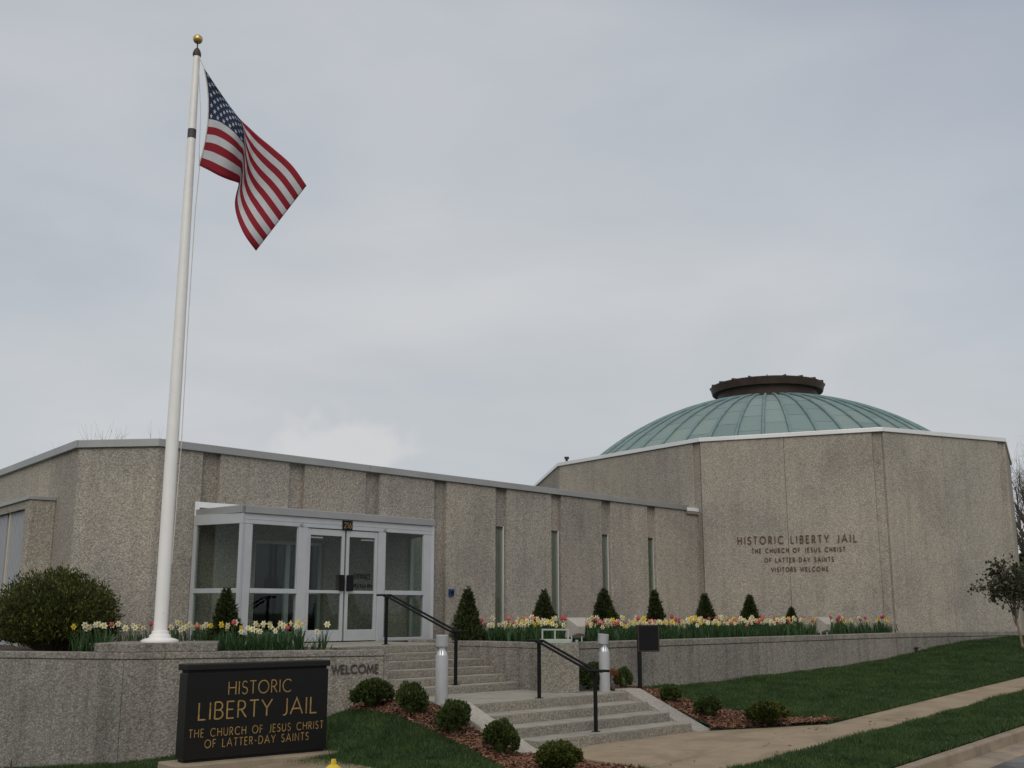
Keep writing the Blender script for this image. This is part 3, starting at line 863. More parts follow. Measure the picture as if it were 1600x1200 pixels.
# wing core, roof, metal edge
cor = MB(); cor.poly([C4 + Vector((.6, .4, 0)), C2 + Vector((.25, .26, 0)), AB(A0 + .3, B_FAC - .29), AB(11.9, B_FAC - .29), AB(11.9, B_FAC - 5), (-9, 30)], 1.0, 5.0)
cor.poly([AB(14.15, B_FAC - .42), AB(A1, B_FAC - .42), AB(A1, B_FAC - 6), AB(14.15, B_FAC - 6)], 1.0, 5.0)
build('blocking_core', cor, M['dark'], wing)  # added dark fill, blocks light and view through the hollow wing
rf = MB()
rfp = [C4, C2, C1, AB(A1, B_FAC), AB(A1, B_FAC - 9), (-8, 36)]
rf.poly([Vector((p[0], p[1])) * 1.0 for p in [C4 + Vector((.2, .1, 0)), C2 + Vector((.3, .3, 0)), AB(A0 + .3, B_FAC - .3), AB(A1, B_FAC - .3), AB(A1, B_FAC - 7), (-7, 34)]], 4.85, 5.0)
roof = build('roof', rf, M['fascia'], wing)
def fasc(p, q, za, zb, h, out, thick, matk, parent, name='fascia'):
    p, q = Vector((p[0], p[1], 0)), Vector((q[0], q[1], 0))
    d = (q - p).normalized(); n = Vector((d.y, -d.x, 0))
    P, Q = p + n * out, q + n * out
    m = MB()
    m.prism([P + UP * za, Q + UP * zb, Q - n * thick + UP * zb, P - n * thick + UP * za],
            [P + UP * (za + h), Q + UP * (zb + h), Q - n * thick + UP * (zb + h + .02), P - n * thick + UP * (za + h + .02)])
    return build(name, m, M[matk], parent, bevel=.008)
fl = [(A0 - .03, 15.0), (15.004, 21.2), (21.204, A1 - .86)]
for x0, x1 in fl:
    fasc(AB(x0, B_FAC), AB(x1, B_FAC), ztop(x0) - .015, ztop(x1) - .015, .15, .055, .4, 'fascia', wing)
fasc(AB(A1 - .85, B_FAC), AB(A1 - .10, B_FAC), ztop(A1) - .11, ztop(A1) - .11, .085, .06, .35, 'recess', wing, 'end_block')
fasc(AB(A1 - .85, B_FAC), AB(A1 - .10, B_FAC), ztop(A1) - .022, ztop(A1) - .022, .10, .07, .35, 'flash', wing, 'white_end_cap')
nch = (C1 - C2).normalized(); nch = Vector((nch.y, -nch.x, 0))
fasc(C2, C1 + Vector((.02, -.0, 0)), ZT0 - .015, ZT0 - .016, .151, .055, .4, 'fascia', wing)
fasc(C4, C2 + Vector((.0, -.03, 0)), ZT0 - .017, ZT0 - .017, .152, .055, .4, 'fascia', wing)
# projecting bay with ribbed blinds on the left return
wd = (C3 - C2).normalized(); wn_ = Vector((-wd.y, wd.x, 0)); wn_ = wn_ if wn_.y < 0 else -wn_
b0 = C2 + wd * 1.23; bay0 = b0 + wn_ * .50
bay = thing('window_bay', b0 + UP * 1.3, 'projecting pebbled window bay with white vertical blinds at far left', 'window bay')
m = MB(); m.poly([b0 + wn_ * .003, bay0, bay0 + wd * .32, b0 + wd * .32 + wn_ * .003], 1.0, 4.22); build('pier', m, M['wall'], bay, bevel=.01)
m = MB(); m.poly([b0 + wn_ * .004 - wd * .03, bay0 + wn_ * .04 - wd * .03, bay0 + wn_ * .04 + wd * 7, b0 + wd * 7 + wn_ * .004], 4.222, 4.29); build('cap_plate', m, M['fascia'], bay, bevel=.006)
m = MB(); m.poly([b0 + wd * .322 + wn_ * .2, bay0 + wd * .322, bay0 + wd * 7, b0 + wd * 7 + wn_ * .2], 4.06, 4.22); build('lintel', m, M['wall'], bay)
for j in range(4):
    o_ = b0 + wd * (.33 + j * 1.5) + wn_ * .40
    m = MB(); m.poly([o_ + wd * 1.22, o_ + wd * 1.22 + wn_ * .05, o_ + wd * 1.32 + wn_ * .05, o_ + wd * 1.32], 1.0, 4.06); build('mullion', m, M['beigepost'], bay)
    for q in range(11 if j < 3 else 0):
        p_ = o_ + wd * (.02 + q * .11)
        m = MB(); m.poly([p_ - wn_ * .03, p_ + wn_ * .04, p_ + wd * .060 + wn_ * .04, p_ + wd * .060 - wn_ * .03], 1.0, 4.05); build('blind_slat', m, M['blinds'], bay)
m = MB(); m.poly([b0 + wd * .33 + wn_ * .2, b0 + wd * .33 + wn_ * .3, b0 + wd * 7 + wn_ * .3, b0 + wd * 7 + wn_ * .2], 1.0, 4.06); build('back_panel', m, M['inside'], bay)
# interior behind the doorway
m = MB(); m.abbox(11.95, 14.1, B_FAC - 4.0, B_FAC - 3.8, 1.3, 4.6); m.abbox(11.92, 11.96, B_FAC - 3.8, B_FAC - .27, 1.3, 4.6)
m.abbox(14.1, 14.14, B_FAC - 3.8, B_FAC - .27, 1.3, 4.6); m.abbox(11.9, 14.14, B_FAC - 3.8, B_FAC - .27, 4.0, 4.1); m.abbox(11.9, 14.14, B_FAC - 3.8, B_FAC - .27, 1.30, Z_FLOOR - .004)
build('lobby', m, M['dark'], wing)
inn = MB()
for x0, x1 in ((DO0, DO0 + .07), (DO1 - .07, DO1), (12.98, 13.08)):
    inn.abbox(x0, x1, B_FAC - .19, B_FAC - .10, Z_FLOOR + .002, DOZ - .07)
inn.abbox(DO0, DO1, B_FAC - .19, B_FAC - .10, DOZ - .069, DOZ)
for x0, x1 in ((DO0 + .07, 12.98), (13.08, DO1 - .07)):
    inn.abbox(x0 + .002, x1 - .002, B_FAC - .17, B_FAC - .12, 2.40, 2.45); inn.abbox(x0 + .002, x1 - .002, B_FAC - .17, B_FAC - .12, Z_FLOOR + .01, Z_FLOOR + .19)
ind = build('inner_door_frame', inn, M['alu'], wing)
for x0, x1 in ((DO0 + .07, 12.98), (13.08, DO1 - .07)):
    m = MB(); m.abbox(x0 + .002, x1 - .002, B_FAC - .148, B_FAC - .142, 1.60, DOZ - .075); build('pane', m, M['sidelight'], ind)
pic = thing('framed_picture', AB(13.3, B_FAC - 3.78, 2.3), 'dim framed picture on the dark lobby wall behind the glass', 'picture')
m = MB(); m.abbox(12.75, 13.75, B_FAC - 3.795, B_FAC - 3.76, 2.25, 3.35); build('frame', m, M['bronze'], pic)
m = MB(); m.abbox(12.82, 13.68, B_FAC - 3.758, B_FAC - 3.752, 2.32, 3.28); build('canvas', m, plain('brown_canvas', (.12, .07, .03), .7, var=.8, scale=4), pic)

# ------------------------------------------------------------------ glass vestibule
def a_of(px, b):
    r = (px - 800) / (FPX / CT)
    y = -b * R2 / (1 - r)
    return y * (1 + r) / R2
ves = thing('entrance_vestibule', AB(13.5, B_VES, Z_FLOOR), 'glazed aluminium entrance vestibule projecting from the pebbled wing', 'vestibule')
VA0, VA1 = a_of(377, B_VES), a_of(672, B_VES)
BA0, BA1 = 10.83, 16.22                                # where its splayed sides meet the wall
ZH = 3.68; ZR = 2.43
cuts = [377, 388, 462, 477, 537, 539, 589, 600, 661, 672]
ca = [a_of(p, B_VES) for p in cuts]
def bar(name, a0, a1, z0, z1, parent=ves, dep=.10, out=0.0, mk='alu', bev=.006):
    m = MB(); m.abbox(a0, a1, B_VES - dep + out, B_VES + out, z0, z1); return build(name, m, M[mk], parent, bevel=bev)
bar('post', ca[0], ca[1], Z_FLOOR, ZH)
bar('post', ca[2], ca[3], Z_FLOOR, ZH)
bar('post', ca[6], ca[7], Z_FLOOR, ZH)
bar('post', ca[8], ca[9], Z_FLOOR, ZH)
bar('header', ca[0] - .004, ca[9] + .004, ZH + .002, ZH + .20, dep=.106, out=.003)
bar('header_trim', ca[0] - .01, ca[9] + .01, ZH + .085, ZH + .095, dep=.02, out=.010)
for i0, i1 in ((1, 2), (7, 8)):
    x0, x1 = ca[i0] + .002, ca[i1] - .002
    bar('rail', x0, x1, ZR - .045, ZR + .045, dep=.09, out=.012)
    bar('rail', x0, x1, Z_FLOOR + .002, Z_FLOOR + .07, dep=.09)
    for z0, z1 in ((Z_FLOOR + .07, ZR - .046), (ZR + .046, ZH - .002)):
        bar('pane', x0, x1, z0, z1, dep=.008, out=-.04, mk='glass', bev=0)
    bar('glazing_bead', x0, x0 + .02, ZR + .05, ZH - .004, dep=.03, out=-.012)
    bar('glazing_bead', x1 - .02, x1, ZR + .05, ZH - .004, dep=.03, out=-.012)
for i0, i1, hs in ((3, 4, 1), (5, 6, -1)):
    x0, x1 = ca[i0] + .006, ca[i1] - .003
    dr = bar('door_stile', x0, x0 + .075, Z_FLOOR + .02, ZH - .012, dep=.05, out=-.02)
    dr.name = 'door'
    k = dr
    for n_, q in (('stile', (x1 - .075, x1, Z_FLOOR + .02, ZH - .012)), ('top_rail', (x0 + .076, x1 - .076, ZH - .14, ZH - .012)),
                  ('bottom_rail', (x0 + .076, x1 - .076, Z_FLOOR + .02, Z_FLOOR + .24)), ('mid_rail', (x0 + .076, x1 - .076, ZR - .03, ZR + .03))):
        bar(n_, *q, parent=k, dep=.05, out=-.021)
    bar('pane', x0 + .077, x1 - .077, Z_FLOOR + .24, ZH - .14, parent=k, dep=.008, out=-.05, mk='glass', bev=0)
    h0 = (x1 - .13, x1 - .01) if hs == 1 else (x0 + .01, x0 + .17)
    bar('handle', h0[0], h0[1], ZR + .02, ZR + .34, parent=k, dep=.03, out=.025, mk='black')
    c0 = (x0 + .08, x0 + .40) if hs == 1 else (x1 - .40, x1 - .08)
    bar('door_closer', c0[0], c0[1], ZH - .20, ZH - .165, parent=k, dep=.05, out=-.06, mk='coping')
    if hs == -1:
        d2 = k; D2X = (x0, x1)
lx0, lx1 = D2X[0] + .20, D2X[1] - .10
lettering('ENTRANCE', AB(lx0 + .04, B_VES - .046, ZR + .27), AB(lx1 - .06, B_VES - .046, ZR + .27), .095, .20, .002, M['black'], d2, DB, 0, .22)
lettering('OPEN 9AM-9PM', AB(lx0 - .03, B_VES - .046, ZR + .08), AB(lx1, B_VES - .046, ZR + .08), .085, .20, .002, M['black'], d2, DB, 0, .22)
# number plate
cx = (ca[4] + ca[5]) / 2
npb = bar('number_plate', cx - .12, cx + .13, ZH - .005, ZH + .185, dep=.015, out=.022, mk='black', bev=.003)
lettering('216', AB(cx - .085, B_VES + .022, ZH + .035), AB(cx + .10, B_VES + .022, ZH + .035), .11, .16, .006, M['dullgold'], npb, DB, 0, .2)
for x in (ca[2] + .06, ca[7] - .02):
    m = MB(); o_ = AB(x, B_VES, ZH + .05)
    m.tube([o_ + DB * .003, o_ + DB * .04], .03, 12); build('round_lamp', m, M['bolgrey'], ves)
# splayed sides
def side(pf, pb, flip):
    pf, pb = Vector((pf[0], pf[1], 0)), Vector((pb[0], pb[1], 0))
    d = (pb - pf); L_ = d.length; d.normalize(); n = Vector((d.y, -d.x, 0)) * flip
    def sb(name, t0, t1, z0, z1, th=.08, out=0, mk='alu'):
        m = MB(); p, q = pf + d * t0 + n * out, pf + d * t1 + n * out
        m.poly([p, q, q - n * th, p - n * th], z0, z1); return build(name, m, M[mk], ves, bevel=.005 if mk == 'alu' else 0)
    sb('post', L_ - .09, L_ - .004, Z_FLOOR, ZH)
    sb('post', .003, .08, Z_FLOOR, ZH)
    sb('header', .003, L_ - .004, ZH + .002, ZH + .199)
    sb('rail', .081, L_ - .091, ZR - .045, ZR + .045)
    sb('rail', .081, L_ - .091, Z_FLOOR + .002, Z_FLOOR + .07)
    for z0, z1 in ((Z_FLOOR + .07, ZR - .046), (ZR + .046, ZH)):
        sb('pane', .081, L_ - .091, z0, z1, .008, -.035, 'sidelight')
PF0, PB0, PF1, PB1 = AB(VA0, B_VES - .003), AB(BA0, B_FAC), AB(VA1, B_VES - .003), AB(BA1, B_FAC)
side(PF0, PB0, 1); side(PF1, PB1, -1)
m = MB(); m.poly([AB(VA0 + .02, B_VES - .02), AB(VA1 - .02, B_VES - .02), PB1, PB0], ZH + .20, ZH + .235); build('roof', m, M['alu'], ves)
def vf(p, q, za, zb, h):
    return fasc(p, q, za, zb, h, .05, .12, 'fascia', ves)
vf(AB(VA0 - .03, B_VES), AB(VA1 + .03, B_VES), ZH + .20, ZH + .20, .14)
vf(PB0, AB(VA0 - .05, B_VES - .0), ZH + .17, ZH + .202, .145)
vf(AB(VA1 + .05, B_VES), PB1, ZH + .202, ZH + .17, .14)
m = MB(); m.abbox(BA0 - .06, BA1 - .3, B_FAC + .003, B_FAC + .03, ZH + .36, ZH + .47); build('white_flashing', m, M['flash'], wing)
m = MB(); m.abbox(BA0 - .06, BA0 + .03, B_FAC + .003, B_FAC + .03, ZH + .15, ZH + .358); build('white_flashing', m, M['flash'], wing)
# floor mat inside, door buzzer outside
m = MB(); m.abbox(ca[3], ca[6], B_VES - 1.0, B_VES - .15, Z_FLOOR + .001, Z_FLOOR + .015); tag(build('door_mat', m, M['black'], bevel=.004), 'black rubber mat on the vestibule floor behind the doors', 'mat')
wb = AB(a_of(704, B_FAC), B_FAC, 2.42)
bz = thing('door_button', wb, 'small blue door button box on the wall right of the vestibule', 'button')
m = MB(); m.abbox(wb_a := ab_of(wb)[0] - .075, wb_a + .15, B_FAC + .001, B_FAC + .05, 2.40, 2.56); build('housing', m, M['blue'], bz, bevel=.008)
m = MB(); m.tube([AB(wb_a + .075, B_FAC + .051, 2.48), AB(wb_a + .075, B_FAC + .065, 2.48)], .045, 14); build('push_plate', m, M['black'], bz)

# ------------------------------------------------------------------ rotunda
ZP = 7.20
RP = [Vector(p) for p in ((.94, 45.7), (1.66, 38.7), (5.70, 33.0), (10.62, 31.0), (15.0, 33.0), (17.55, 38.3), (17.3, 44), (13, 49), (6, 50))]
rot = thing('rotunda', (9.4, 39.8, 1.0), 'tall faceted pebbled rotunda with green copper dome and raised lettering', 'building')
m = MB(); ctr = Vector((9.4, 40.5))
ins = [p + (ctr - p).normalized() * .16 for p in RP]
m.poly(ins, .6, ZP - .3); build('core', m, M['recess'], rot)
for i in range(len(RP)):
    p, q = RP[i], RP[(i + 1) % len(RP)]
    L_ = (q - p).length; d = (q - p) / L_
    s0 = .02; s1 = L_ - (.30 if i in (1, 2, 3, 4) else .12)
    n = 2 if i < 6 else 3
    for k in range(n):
        g = .003
        m = MB(); m.wallbox(p + d * (s0 + (s1 - s0) * k / n + (g if k else 0)), p + d * (s0 + (s1 - s0) * (k + 1) / n - (g if k < n - 1 else 0)), .14, .6, ZP - .10)
        build('wall_panel', m, M['rotunda'], rot, bevel=.014)
    m = MB(); m.wallbox(p + d * (s1 + .004), p + d * (L_ - .05), .10, .6, ZP - .10, -.06); build('corner_strip', m, M['recess'], rot)
    nn = Vector((d.y, -d.x))
    m = MB()
    pp, qq = p - d * .0, q
    pn, qn = RP[i - 1], RP[(i + 2) % len(RP)]
    def mit(c, u, v, o):                               # mitred offset of a corner
        n0, n1_ = Vector((u.y, -u.x)), Vector((v.y, -v.x)); mm = (n0 + n1_).normalized()
        return c + mm * (o / max(mm.dot(n0), .4))
    dprev = (p - pn).normalized(); dnext = (qn - q).normalized()
    ring = [mit(p, dprev, d, .05) + d * .002, mit(q, d, dnext, .05) - d * .002, mit(q, d, dnext, -.35) - d * .002, mit(p, dprev, d, -.35) + d * .002]
    m.prism([(c.x, c.y, ZP - .105) for c in ring], [(c.x, c.y, ZP + (.02 if k_ < 2 else .04)) for k_, c in enumerate(ring)])
    build('coping', m, M['coping'], rot, bevel=.01)
m = MB(); m.poly([p + (ctr - p).normalized() * .3 for p in RP], ZP - .34, ZP - .30); build('roof_deck', m, M['fascia'], rot)
m = MB(); v0 = Vector((1.95, 38.75, ZP)); m.tube([v0, v0 + UP * .16], .045, 10); m.tube([v0 + UP * .16, v0 + UP * .24], .085, 10); build('roof_vent', m, M['bronze'], rot)
# dome
DC = Vector((9.46, 39.8, 0)); RS = 10.0; ZS = -.28
def dz_(r): return ZS + math.sqrt(RS * RS - r * r)
def dpt(r, th, off=0.0):
    n = Vector((r * math.cos(th), r * math.sin(th), math.sqrt(RS * RS - r * r))) / RS
    return Vector((r * math.cos(th), r * math.sin(th), dz_(r))) + n * off
prof = [(6.58, 6.88)] + [(r, dz_(r) - .02) for r in np.linspace(6.55, 1.5, 12)]
m = MB(); m.lathe(prof, DC, 96)
dome = build('dome', m, M['rib'], rot, smooth=True, base=(DC.x, DC.y, 0))
NG = 48; dth = 2 * PI / NG
th_r = lambda t: RS * math.sin(t)
t_in, t_out = math.asin(1.75 / RS), math.asin(6.55 / RS)
for par in (0, 1):
    cs = [t_in + (t_out - t_in) * x for x in (([0, .2, .4, .6, .8, 1.0]) if par == 0 else ([0, .1, .3, .5, .7, .9, 1.0]))]
    for c in range(len(cs) - 1):
        V = []; F = []
        nr, nt_ = 3, 3
        for i in range(nr + 1):
            for j in range(nt_ + 1):
                r = RS * math.sin(cs[c] + (cs[c + 1] - cs[c] + .004) * i / nr)
                off = .004 + .007 * i / nr
                V.append(dpt(r, (j / nt_ - .5) * dth * .995, off))
        nv = len(V)
        for j in range(nt_ + 1):                       # folded lower edge
            r = RS * math.sin(cs[c + 1] + .004); V.append(dpt(r, (j / nt_ - .5) * dth * .995, -.005))
        for i in range(nr):
            for j in range(nt_):
                a_ = i * (nt_ + 1) + j; F.append((a_, a_ + nt_ + 1, a_ + nt_ + 2, a_ + 1))
        for j in range(nt_):
            a_ = nr * (nt_ + 1) + j; F.append((a_, nv + j, nv + j + 1, a_ + 1))
        me = bpy.data.meshes.new('copper_sheet'); me.from_pydata([tuple(v) for v in V], [], F); finish(me, M['copper'])
        for g in range(par, NG, 2):
            o = bpy.data.objects.new('copper_sheet', me); COL.objects.link(o); o.parent = dome
            o.rotation_euler = (0, 0, (g + .5) * dth)
rm = MB(); pts_ = [dpt(RS * math.sin(t), 0, .035) for t in np.linspace(t_in, t_out, 16)]
rm.tube(pts_, .05, 6)
rme = None
for g in range(NG):
    if rme is None:
        o = build('batten', rm, M['rib'], None, smooth=True, base=(0, 0, 0)); rme = o.data
    else:
        o = bpy.data.objects.new('batten', rme); COL.objects.link(o)
    o.parent = dome; o.location = (0, 0, 0); o.rotation_euler = (0, 0, g * dth)
# lantern ring
m = MB(); m.lathe([(1.74, 9.20), (1.80, 9.95), (1.78, 9.97), (.2, 10.0)], DC, 48); lan = build('lantern_drum', m, M['bronze'], rot, smooth=True, base=(DC.x, DC.y, 0))
m = MB(); m.lathe([(1.75, 9.93), (2.00, 9.93), (2.07, 10.18), (2.04, 10.21), (.3, 10.34)], DC, 48); build('lantern_rim', m, M['bronze'], lan, smooth=True, base=(DC.x, DC.y, 0))
for g in range(20):
    th = 2 * PI * (g + .3) / 20; c_, s_ = math.cos(th), math.sin(th); u = Vector((c_, s_, 0)); v = Vector((-s_, c_, 0))
    m = MB(); P0 = DC + u * 1.70 + UP * 10.22; P1 = DC + u * 2.09 + UP * 10.19
    m.prism([P0 - v * .02 - UP * .03, P1 - v * .02 - UP * .04, P1 + v * .02 - UP * .04, P0 + v * .02 - UP * .03], [P0 - v * .015 + UP * .06, P1 - v * .015 + UP * .055, P1 + v * .015 + UP * .055, P0 + v * .015 + UP * .06])
    build('seam', m, M['bronze'], lan)
# lettering on the facet facing the street
bd = (RP[3] - RP[2]).normalized(); bn = Vector((bd.y, -bd.x, 0)); bp = Vector((RP[2].x, RP[2].y, 3))
for txt, x0, y0, x1, h, wgt, sp in (('HISTORIC LIBERTY JAIL', 1153, 850.5, 1339, .205, .155, .46), ('THE CHURCH OF JESUS CHRIST', 1175, 864, 1321, .118, .18, .44),
                                ('OF LATTER-DAY SAINTS', 1195, 878.5, 1303, .118, .18, .44), ('VISITORS WELCOME', 1205.5, 893, 1294.5, .114, .18, .44)):
    l_ = on_plane(x0, y0, bp, bn); r_ = on_plane(x1, y0, bp, bn); r_.z = l_.z
    lettering(txt, l_, r_, h, wgt, .014, M['bronzeletter'], rot, bn, .008, sp, 1.25)

# ------------------------------------------------------------------ granite sign
SB = -13.15; SA0, SA1 = 7.30, 9.36
sg = thing('monument_sign', AB(8.33, SB, -.3), 'black granite monument sign with gilt lettering on a concrete plinth', 'sign')
m = MB(); m.abbox(SA0 - .16, SA1 + .16, SB - .42, SB + .16, -.45, ZT(.048)); build('plinth', m, M['kerb'], sg, bevel=.02)
m = MB(); m.abbox(SA0 + .03, SA1 - .03, SB - .22, SB - .03, ZT(.05), ZT(.084)); build('foot', m, M['granite_rough'], sg)
m = MB(); m.abbox(SA0, SA1, SB - .25, SB, ZT(.085), 1.262); body = build('slab', m, M['granite'], sg, bevel=.006)
m = MB(); m.abbox(SA0 + .02, SA1 - .02, SB - .23, SB - .02, 1.263, 1.298); build('neck', m, M['granite_rough'], sg)
m = MB(); m.abbox(SA0 - .02, SA1 + .02, SB - .27, SB + .02, 1.299, 1.378); build('cap', m, M['granite_rough'], sg, bevel=.012)
for txt, wd_, zb, h, wgt in (('HISTORIC', .92, .915, .172, .078), ('LIBERTY JAIL', 1.72, .60, .222, .080), ('THE CHURCH OF JESUS CHRIST', 1.94, .374, .102, .10), ('OF LATTER-DAY SAINTS', 1.50, .228, .102, .10)):
    lettering(txt, AB(8.33 - wd_ / 2, SB, ZT(zb)), AB(8.33 + wd_ / 2, SB, ZT(zb)), h * .95, wgt, .004, M['giltletter'], body, DB, .001, (.20 if h > .15 else .30), (.62 if h > .15 else 1.05))
sg.rotation_euler = (0, 0, math.radians(-6))
sg.location = AB(8.36, SB + .02, -.3)
padp = [AB(6.6, SB + .17), AB(9.16, SB + .17), AB(9.14, SB + 1.62), AB(6.6, SB + 1.7)]
m = MB(); m.prism([(p.x, p.y, -.5) for p in padp], [(p.x, p.y, ZT(-.015) - .03 * (9.16 - ab_of(p)[0])) for p in padp]); tag(build('concrete_pad', m, M['walk'], bevel=.015), kind='structure')

# ------------------------------------------------------------------ flagpole and flag
FP = Vector((-5.58, 17.80, ZT(1.545) + .008))
m = MB(); q0 = Vector(LW[1]); dl = (Vector(LW[0]) - q0).normalized(); dr = (Vector(LW[2]) - q0).normalized()
m.poly([q0 + dl * .55 + Vector((0, .03)), q0 + Vector((0, .03)), q0 + dr * 1.35 + Vector((0, .03)), q0 + dr * 1.35 + Vector((-.25, 1.15)), q0 + dl * .55 + Vector((.1, 1.2))], ZT(1.402), ZT(1.545))
tag(build('flagpole_plinth', m, M['planter'], bevel=.012), 'low pebbled concrete block under the white flagpole', 'plinth')
ptop = at_depth(307, 88, FP.y).z
fp = thing('flagpole', FP, 'tall white flagpole with gold ball beside the glass entrance', 'flagpole')
hh = ptop - FP.z
TIP = at_depth(307.5, 88, FP.y)
def pole_at(t):
    return FP.lerp(TIP, t)
m = MB(); m.tube([pole_at(t) for t in (0.005, .15, .3, .45, .6, .75, .9, 1.0)], [.108, .106, .102, .096, .088, .078, .066, .058], 24); build('pole', m, M['pole'], fp, smooth=True)
m = MB(); m.lathe([(.29, -.008), (.29, .02), (.23, .045), (.17, .06), (.165, .10), (.135, .115), (.13, .16), (.112, .17)], FP, 32); build('base_collar', m, M['pole'], fp, smooth=True)
m = MB(); c = pole_at(.845); up_ = (TIP - FP).normalized(); m.tube([c, c + up_ * .17], .073, 24); build('tape_band', m, M['tape'], fp, smooth=True)
m = MB(); m.tube([TIP, TIP + UP * .04, TIP + UP * .10, TIP + UP * .15], [.07, .075, .06, .03], 16); m.tube([TIP + UP * .15, TIP + UP * .30], .012, 8)
build('truck', m, M['bronze'], fp, smooth=True)
m = MB(); m.lathe([(.085 * math.sin(t) + .001, -.085 * math.cos(t)) for t in np.linspace(0, PI, 14)], TIP + UP * .33, 24); build('gold_ball', m, M['gold'], fp, smooth=True)
CS = [0, .10, .20, .30, .36, .40, .45, .52, .60, .72, .86, 1.0]
TOPC = [(320, 108), (335, 131), (350, 153), (362, 170), (369, 179), (374, 185), (381, 192), (391, 201), (404, 213), (427, 232), (456, 258), (479, 290)]
MIDC = [(326, 186), (340, 189), (354, 197), (368, 209), (376, 219), (381, 226), (383, 243), (386, 261), (392, 279), (405, 304), (421, 326), (437, 346)]
BOTC = [(312, 259), (326, 266), (341, 274), (355, 280), (364, 283), (370, 285), (373, 288), (369, 303), (367, 320), (371, 341), (382, 367), (400, 392)]
DEP = [0, -.10, -.20, -.22, -.10, .04, .22, .30, .22, .05, -.05, .05]
def cr(vals, s):
    x = np.array(CS); i = int(np.clip(np.searchsorted(x, s) - 1, 0, len(x) - 2))
    t = (s - x[i]) / (x[i + 1] - x[i])
    p0, p1, p2, p3 = (np.array(vals[max(i - 1, 0)], float), np.array(vals[i], float), np.array(vals[i + 1], float), np.array(vals[min(i + 2, len(x) - 1)], float))
    return .5 * ((2 * p1) + (p2 - p0) * t + (2 * p0 - 5 * p1 + 4 * p2 - p3) * t * t + (3 * p1 - p0 - 3 * p2 + p3) * t ** 3)
TM = 7 / 13
def flag_pt(s, t, off=0.0):
    A_, B_, C_ = cr(TOPC, s), cr(MIDC, s), cr(BOTC, s)
    l0 = (t - TM) * (t - 1) / ((0 - TM) * (0 - 1)); l1 = t * (t - 1) / (TM * (TM - 1)); l2 = t * (t - TM) / (1 - TM)
    p = A_ * l0 + B_ * l1 + C_ * l2
    if s > .5:                                         # the fly end hangs straighter
        k = min(1, (s - .5) / .3); lin = A_ * (1 - t) + C_ * t
        p = p * (1 - k) + lin * k
    d = float(cr([(v,) for v in DEP], s)[0]) + .05 * math.sin(s * 17 + t * 2.0) + .04 * math.sin(t * 5 + s * 6)
    return at_depth(float(p[0]), float(p[1]), FP.y - .05 + d + off)
NS, NT = 60, 39
fm = MB()
for i in range(NS + 1):
    for j in range(NT + 1):
        fm.v.append(tuple(flag_pt(i / NS, j / NT)))
for i in range(NS):
    for j in range(NT):
        fm.f.append((i * (NT + 1) + j, (i + 1) * (NT + 1) + j, (i + 1) * (NT + 1) + j + 1, i * (NT + 1) + j + 1))
        stripe = j // 3
        fm.m.append(2 if (i < NS * .4 and stripe < 7) else (0 if stripe % 2 == 0 else 1))
fl_ = thing('flag', flag_pt(0, 0), 'stars and stripes flag hanging in folds from the white flagpole', 'flag')
o = build('cloth', fm, [M['fred'], M['fwhite'], M['fblue']], fl_, recalc=False)
o.data.polygons.foreach_set('use_smooth', [True] * len(o.data.polygons))
sm_ = o.modifiers.new('thickness', 'SOLIDIFY'); sm_.thickness = .004; sm_.offset = 0
stm = MB()
for rr in range(9):
    for cc in range(6 if rr % 2 == 0 else 5):
        s0 = .4 * ((cc + .5) / 6 if rr % 2 == 0 else (cc + 1.0) / 6) ; t0 = TM * (rr + .6) / 9.2
        for off in (-.012, .012):
            pts = []
            for k in range(10):
                r_ = (.030 if k % 2 == 0 else .012)
                an = PI / 2 + k * PI / 5
                pts.append(flag_pt(min(.4, max(0, s0 + r_ * math.cos(an) * .62)), min(1, max(0, t0 - r_ * math.sin(an) * 1.05)), off))
            c_ = flag_pt(s0, t0, off)
            stm.add([c_] + pts, [(0, 1 + k, 1 + (k + 1) % 10) for k in range(10)])
build('star_print', stm, M['fwhite'], o, recalc=False)
rp_ = thing('halyard', FP + UP * 1.2, 'thin pale rope running down beside the white flagpole', 'rope')
m = MB(); hp = [TIP + Vector((.06, -.06, -.05)), flag_pt(0, 0)]
m.tube(hp, .008, 5); build('line', m, M['rope'], rp_)
m = MB(); m.tube([flag_pt(0, t) + Vector((-.012, 0, 0)) for t in np.linspace(0, 1, 10)], .012, 5); build('line', m, M['rope'], rp_)
m = MB(); e_ = flag_pt(0, 1); m.tube([e_, at_depth(305, 330, FP.y), at_depth(298.5, 430, FP.y), at_depth(293.5, 510, FP.y), at_depth(283, 700, FP.y), pole_at(.12) + Vector((.115, 0, 0))], .007, 5); build('line', m, M['rope'], rp_)
m = MB(); m.tube([TIP + Vector((.05, -.07, -.05)), at_depth(313.5, 180, FP.y - .1), at_depth(311, 240, FP.y - .1), e_], .006, 5); build('line', m, M['rope'], rp_)

